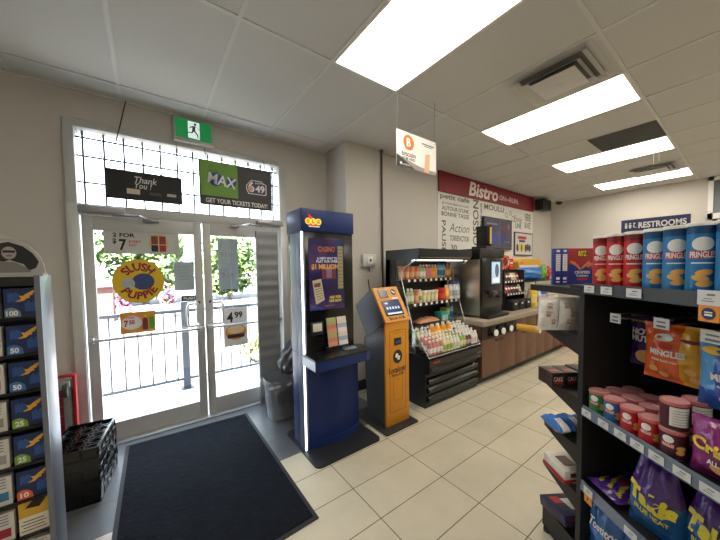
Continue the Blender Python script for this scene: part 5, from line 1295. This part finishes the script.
sc_list = [('green', 1.094, 1.243, 0, 'small green chip can at the end of the front row'), ('green', 1.174, 1.243, 0, 'small green chip can in the second row'),
 ('blue', 1.094, 1.164, 0, 'small blue chip can in the front row'), ('blue', 1.174, 1.164, 0, 'small blue chip can in the second row'),
 ('red', 1.094, 1.086, 0, 'small red chip can in the front row by the blue one'), ('red', 1.094, 1.010, 0, 'small red chip can in the front row by the maroon one'), ('red', 1.174, 1.086, 0, 'small red chip can in the second row'),
 ('maroon', 1.094, .934, 0, 'small maroon chip can at the bottom of the front stack'), ('plum', 1.094, .934, .0985, 'small maroon can with a nutrition table, topmost of the front stack'),
 ('blue', 1.174, 1.009, 0, 'small blue chip can in the second row by the maroon stack'), ('maroon', 1.174, .932, 0, 'small maroon chip can carrying the stacked one in the second row'), ('plum', 1.174, .932, .0985, 'small maroon can with a nutrition table stacked in the second row'),
 ('green', 1.254, 1.243, 0, 'small green chip can in the third row'), ('blue', 1.254, 1.164, 0, 'small blue chip can in the third row'), ('red', 1.254, 1.086, 0, 'small red chip can in the third row'), ('maroon', 1.254, 1.008, 0, 'small maroon chip can in the third row')]
used = set()
for k, t_, s, dz, lb in sc_list:
    a = -GA-radians(52) if k != 'plum' else -GA-radians(25)
    o_ = SCN[k]; g = 'small %s chip cans on the middle shelf' % ('maroon' if k == 'plum' else k)
    P = GP(t_, s, L2+dz)
    if k not in used:
        used.add(k); o_.location = P; o_.rotation_euler = (0, 0, a); o_['label'] = lb; o_['group'] = g
    else: copy_tree(o_, P, a, lb, g)

# ---- hanging chip bags on peg hooks
def peg(s, z, label, w_=.05):
    t = thing('peg_hook', label, 'peg hook', GP(1.47, s, z), FACE, 'peg hooks on the back panel')
    m = MB(); m.tube([(0, 0, 0), (0, -.30, 0), (0, -.345, .004)], .004, 6); m.tube([(0, 0, .02), (0, -.30, .022), (0, -.348, .022)], .0025, 6); m.build('wire', M_STEEL, t)
    m = MB(); m.box(-w_/2, w_/2, -.350, -.347, -.018, .022); m.build('ticket', M_PAPER, t, smooth=False)
    m = MB(); m.rect(0, .008, w_*.55, .006, -.3506); m.rect(0, -.008, w_*.6, .008, -.3506); m.build('print', M_GRAYINK, t, smooth=False)
peg(1.20, 1.262, 'empty peg hook with a white ticket'); peg(1.01, 1.275, 'peg hook ticket above the orange chip bag', .055); peg(.855, 1.262, 'peg hook ticket above the blue chip bag', .065)
o_, wp = bag('chip_bag', 'purple peanut bag behind the orange chip bag', 'chip bag', GP(1.285, 1.20, 1.045), FACE+.25, .15, .225, .06, [shiny((70, 34, 110)), shiny((196, 170, 60))], lambda u, v: 1 if .86 < v < .90 else 0, seed=11)
letters(o_, M_PAPER, 0, [('HOT', -.02, .155, .075, .028), ('NUTS', -.015, .125, .085, .028)], warp=wp, bold=.05)
m = MB(); m.disc(.0, .05, .035, .028, -.036, 0); m.build('peanut_print', mat((214, 170, 110), .5, noise=.3, nscale=50), o_, smooth=False)
o_, wp = bag('chip_bag', 'orange and yellow chip bag hanging on a peg', 'chip bag', GP(1.215, 1.035, 1.043), FACE+.30, .20, .222, .09, [shiny((214, 92, 34)), shiny((226, 168, 48)), shiny((214, 150, 60))], lambda u, v: 1 if u > .62 else 0, seed=12)
letters(o_, M_PAPER, 0, [('MINGLES', -.012, .115, .105, .024), ('cheddar & sour cream', -.02, .085, .08, .010)], warp=wp, bold=.04)
letters(o_, mat((190, 30, 40), .4), 0, [('PRINGLES', -.025, .142, .06, .018)], warp=wp, bold=.04, name='brand_lettering')
def oval(o_, wp, cx, cz, rx, rz, m_, name='oval_print'):
    m = MB(); n = 20; c = wp(cx, cz)
    for i in range(n): m._add([c, wp(cx+rx*cos(2*pi*i/n), cz+rz*sin(2*pi*i/n)), wp(cx+rx*cos(2*pi*(i+1)/n), cz+rz*sin(2*pi*(i+1)/n))], [(0, 1, 2)], 0)
    return m.build(name, m_, o_, smooth=False)
oval(o_, wp, -.025, .172, .028, .014, M_PAPER); oval(o_, wp, .05, .17, .03, .007, mat((120, 40, 30), .5), 'flavour_print')
for i, (a, b) in enumerate(((-.055, .045), (-.025, .03), (.05, .06), (.06, .03))): oval(o_, wp, a, b, .016, .012, mat((226, 172, 96), .5), 'snack_print')
o_, wp = bag('chip_bag', 'blue chip bag hanging on a peg beside the orange one', 'chip bag', GP(1.19, .825, 1.02), FACE+.30, .20, .228, .09, [shiny((34, 88, 176)), shiny((80, 150, 210))], lambda u, v: 1 if u < .22 and v > .3 else 0, seed=13)
letters(o_, M_PAPER, 0, [('MINGLES', .0, .115, .12, .028), ('sharp white cheddar', .0, .085, .09, .010)], warp=wp, bold=.04)
letters(o_, mat((190, 30, 40), .4), 0, [('PRINGLES', .01, .15, .08, .02)], warp=wp, bold=.04, name='brand_lettering')
oval(o_, wp, .01, .18, .035, .016, M_PAPER); oval(o_, wp, -.06, .195, .03, .012, M_YEL, 'flavour_print')
for i, (a, b) in enumerate(((-.02, .045), (.02, .03), (.055, .05))): oval(o_, wp, a, b, .02, .014, mat((226, 200, 140), .5), 'snack_print')
# purple bag on the middle shelf
o_, wp = bag('chip_bag', 'shiny purple chip bag standing on the middle shelf', 'chip bag', GP(1.115, .78, L2), FACE+.28, .20, .185, .09, [shiny((130, 30, 110)), shiny((196, 140, 60))], lambda u, v: 0, seed=14)
letters(o_, mat((236, 200, 60), .4), 0, [('Crispers', .0, .095, .18, .05, -6)], warp=wp, bold=.05)
letters(o_, M_PAPER, 0, [('ALL DRESSED', .0, .06, .10, .014)], warp=wp, bold=.02, name='small_lettering')
for (a, b) in ((-.02, .045), (.03, .04), (.05, .14), (.01, .145)): oval(o_, wp, a, b, .024, .013, mat((214, 150, 90), .5), 'snack_print')
# lowest shelf: tortilla chip bags
L3 = .4725
PURP, DBLUE, YG = shiny((72, 38, 120)), shiny((30, 88, 146)), mat((222, 208, 60), .4)
def takis(label, t_, s, rz, w_, h_, d_, seed, tilt=0.0):
    o_, wp = bag('chip_bag', label, 'chip bag', GP(t_, s, L3), FACE+rz, w_, h_, d_, [PURP, DBLUE], lambda u, v: 0 if v > .52+.06*sin(u*7) else 1, seed=seed, tilt=tilt, taper=.42)
    letters(o_, YG, 0, [('Takis', .0, .142, w_*.82, .07, -8)], warp=wp, bold=.06)
    letters(o_, YG, 0, [('BLUE HEAT', .0, .086, w_*.6, .02, -6)], warp=wp, bold=.03, name='small_lettering')
    return o_, wp
takis('blue and purple chip bag standing upright on the lowest shelf', 1.125, 1.008, .25, .18, .29, .10, 21)
takis('blue and purple chip bag just nearer than the upright one', 1.18, .86, .22, .175, .265, .09, 22)
takis('purple chip bag nearest the viewer on the lowest shelf', 1.115, .715, .22, .17, .20, .09, 23)
t = thing('chip_bag', 'purple and yellow chip bag lying flat on the lowest shelf', 'chip bag', GP(1.17, 1.215, L3), FACE)
m = MB()
def lay_(sg):
    def f(u, v):
        a = max(0, sin(pi*u))**.6*max(0, sin(pi*v))**.6
        return (-.06+.16*u, -.10+.22*v, .028+sg*.028*a*(1+.15*sin(u*13)*sin(v*11)) + .02*(1-u)*0)
    return f
mf = lambda u, v: 0 if v < .15 or v > .85 else (1 if .35 < u < .6 and v > .4 else (2 if (u*7+v*5) % 2 < .8 else 0))
m.grid(22, 22, lay_(1), mf); m.grid(22, 22, lay_(-1), 0, flip=True); m.build('film', [PURP, shiny((150, 40, 50)), shiny((176, 160, 60))], t, ang=60)
# bags on the base deck
for i, (s, lb) in enumerate(((1.21, 'light blue chip bag at the end of the base deck'), (1.03, 'blue chip bag under the standing chip bag'), (.86, 'blue chip bag nearest the viewer on the base deck'))):
    o_, wp = bag('tortilla_bag', lb, 'chip bag', GP(1.12, s, .1405), FACE+.2, .165, .27, .08, [shiny((40, 100, 170)), shiny((20, 70, 140))], lambda u, v: 0 if v > .4 else 1, seed=31+i, group='blue bags on the base deck')
    letters(o_, M_PAPER, 0, [('Tostitos', .0, .17, .13, .04)], warp=wp, bold=.03, shear=.2)

# ---- goods on the end trays
def ritz(t_, s, w_, d_, label, front):
    o_ = thing('cracker_box', label, 'box', GP(t_, s, 1.3855), GZ, None if front else 'blue narrow cracker boxes')
    m = MB(); m.box(-w_/2, w_/2, -d_/2, d_/2, 0, .205, 0, .0015); m.build('carton', mat((38, 54, 140), .4, noise=.03) if not front else [mat((160, 30, 42), .4, noise=.03)], o_)
    y = -d_/2-.0006
    m = MB()
    if front:
        m.poly([(-w_/2, y, .0), (w_/2, y, 0), (w_/2, y, .075), (w_*.1, y, .10), (-w_/2, y, .115)], 0); m.poly([(-.028, y-.0002, .155), (.028, y-.0002, .155), (.03, y-.0002, .195), (-.03, y-.0002, .195)], 4)
        for (cx, cz, a) in ((-.045, .115, -.6), (-.03, .105, -.8), (.02, .11, .7), (.055, .115, .5), (.065, .105, -.5)):
            c_, s_ = cos(a), sin(a); m.poly([(cx+p*c_-q*s_, y-.0004, cz+p*s_+q*c_) for p, q in ((-.03, -.006), (.03, -.006), (.03, .006), (-.03, .006))], 1)
        m.rect(0, .03, .06, .012, y-.0003, 3)
        m.build('label_print', [mat((34, 44, 120), .4), mat((206, 130, 80), .5), M_PAPER, M_RED, mat((40, 60, 40), .5)], o_, smooth=False)
        letters(o_, mat((240, 200, 50), .4), y-.0008, [('RITZ', 0, .175, .05, .03)], bold=.05)
        letters(o_, M_PAPER, y-.0008, [('CRISPERS', 0, .068, .09, .016), ('Crackers', 0, .05, .07, .013)], bold=.02, name='small_lettering')
    else:
        m.rect(0, .125, w_*.72, .095, y, 0); m.rect(0, .19, w_*.5, .012, y, 0); m.rect(0, .035, w_*.55, .014, y, 0); m.rect(0, .015, w_*.6, .006, y, 0)
        for i in range(9): m.rect(0, .085+i*.01, w_*.55, .002, y-.0003, 1)
        m.build('label_print', [M_PAPER, M_GRAYINK], o_, smooth=False)
ritz(1.148, 1.615, .037, .03, 'blue narrow side of a cracker box at the outer end', False); ritz(1.188, 1.615, .037, .03, 'blue narrow side of a cracker box beside the red front', False)
ritz(1.294, 1.63, .165, .05, 'red and blue cracker box facing the viewer on the end tray', True)
for i, (t_, s, lb, c) in enumerate(((.985, 1.475, 'white snack bag at the outer edge of the upper end tray', (246, 245, 242)), (1.09, 1.465, 'white snack bag nearer the post on the upper end tray', (246, 245, 242)), (1.20, 1.44, 'black snack bag against the post on the upper end tray', (30, 30, 32)))):
    o_, wp = bag('snack_bag', lb, 'snack bag', GP(t_+.02, s, 1.156), GZ+radians(-12), .10, .175, .05, [shiny(c)], 0, seed=50+i, group='snack bags on the upper end tray' if i < 2 else None, tilt=radians(6))
    m = MB(); rq = random.Random(i+70)
    for q in range(3):
        px_, pz_ = rq.uniform(-.022, .022), .045+.042*q
        for (dx, dz, ww, hh) in ((0, 0, .011, .008), (.004, .014, .016, .0018), (-.002, .019, .012, .0015)):
            m.poly([(lambda p: (p[0], p[1]-.001, p[2]))(wp(px_+dx+sx*ww, pz_+dz+sz*hh)) for sx, sz in ((-1, -1), (1, -.8), (.9, 1), (-1, .9))])
    m.build('print', mat((196, 160, 140), .5) if i < 2 else mat((100, 100, 92), .5), o_, smooth=False)
def tray_box(t_, s, z, w_, d_, h_, body, label, name, cat, prints, txt=None, group=None, tilt=0.0):
    o_ = thing(name, label, cat, GP(t_, s, z), GZ, group)
    if tilt: o_.rotation_euler = (tilt, 0, GZ)
    m = MB(); m.box(-w_/2, w_/2, -d_/2, d_/2, 0, h_, 0, .0015); m.build('carton', body, o_)
    m = MB()
    for (cx, cz, bw, bh, k) in prints:
        m.rect(cx*w_, cz*h_, bw*w_, bh*h_, -d_/2-.0006, k)
        m.poly([(cx*w_-bw*w_/2, (cz-.5)*d_-bh*d_/2, h_+.0006), (cx*w_+bw*w_/2, (cz-.5)*d_-bh*d_/2, h_+.0006), (cx*w_+bw*w_/2, (cz-.5)*d_+bh*d_/2, h_+.0006), (cx*w_-bw*w_/2, (cz-.5)*d_+bh*d_/2, h_+.0006)], k)
    m.build('print', [M_PAPER, M_INK, M_RED, M_YEL, M_BLUE, mat((110, 70, 60), .5)], o_, smooth=False)
    if txt: letters(o_, M_PAPER, -d_/2-.0012, [(txt, 0, h_*.55, w_*.7, h_*.3)], bold=.02)
    return o_
BR = mat((62, 40, 38), .45)
tray_box(1.04, 1.49, .8655, .07, .11, .075, BR, 'dark brown snack box at the outer edge of the second end tray', 'snack_box', 'box', [(0, .35, .6, .25, 2)], 'CAKE', 'dark brown boxes on the second end tray')
tray_box(1.115, 1.49, .8655, .07, .11, .075, BR, 'dark brown snack box in the middle of the second end tray', 'snack_box', 'box', [(0, .35, .6, .25, 2)], 'CAKE', 'dark brown boxes on the second end tray')
tray_box(1.213, 1.49, .8655, .115, .11, .08, mat((44, 28, 28), .45), 'larger dark brown snack box against the post', 'snack_box', 'box', [(0, .35, .7, .2, 5)])
for i, (t_, s, lb) in enumerate(((1.05, 1.46, 'blue and white wrapped bag at the outer edge of the third end tray'), (1.13, 1.46, 'blue and white wrapped bag in the middle of the third end tray'), (1.21, 1.45, 'blue and white wrapped bag nearest the post on the third end tray'))):
    t = thing('wrapped_cake', lb, 'snack bag', GP(t_, s, .6255), GZ, 'blue wrapped bags on the third end tray')
    m = MB()
    f1 = lambda sg: (lambda u, v: (-.037+.074*u, -.08+.16*v, .035+sg*.034*max(0, sin(pi*u))**.5*max(0, sin(pi*v))**.5*(1+.15*sin(u*17+i)*sin(v*13))))
    m.grid(16, 16, f1(1), lambda u, v: 1 if abs(u-.5) < .28 and v < .45 else 0); m.grid(16, 16, f1(-1), lambda u, v: 1 if abs(u-.5) < .3 else 0, flip=True)
    m.build('wrapper', [shiny((40, 110, 190)), shiny((206, 208, 210))], t, ang=60)
tray_box(1.12, 1.44, .3955, .20, .16, .045, mat((216, 212, 204), .5), 'white and red flat box on the fourth end tray, on another box', 'snack_box', 'box', [(-.2, .5, .3, .5, 5), (.25, .6, .3, .25, 1)], None).location = GP(1.135, 1.45, .3955+.0205)
tray_box(1.135, 1.45, .3955, .21, .17, .02, mat((160, 36, 44), .5), 'thin red box underneath the white and red box', 'snack_box', 'box', [(0, .5, .6, .3, 0)], None)
tray_box(1.10, 1.46, .1455, .16, .20, .05, mat((30, 34, 70), .45), 'dark blue and red biscuit box on the lowest end tray', 'snack_box', 'box', [(-.15, .7, .3, .3, 2), (.2, .5, .4, .5, 0)], None, None, radians(-12)).location = GP(1.11, 1.45, .165)
tray_box(1.24, 1.44, .1455, .09, .18, .06, mat((190, 156, 60), .45), 'yellow biscuit box beside the dark blue one', 'snack_box', 'box', [(0, .5, .6, .5, 0)], None)
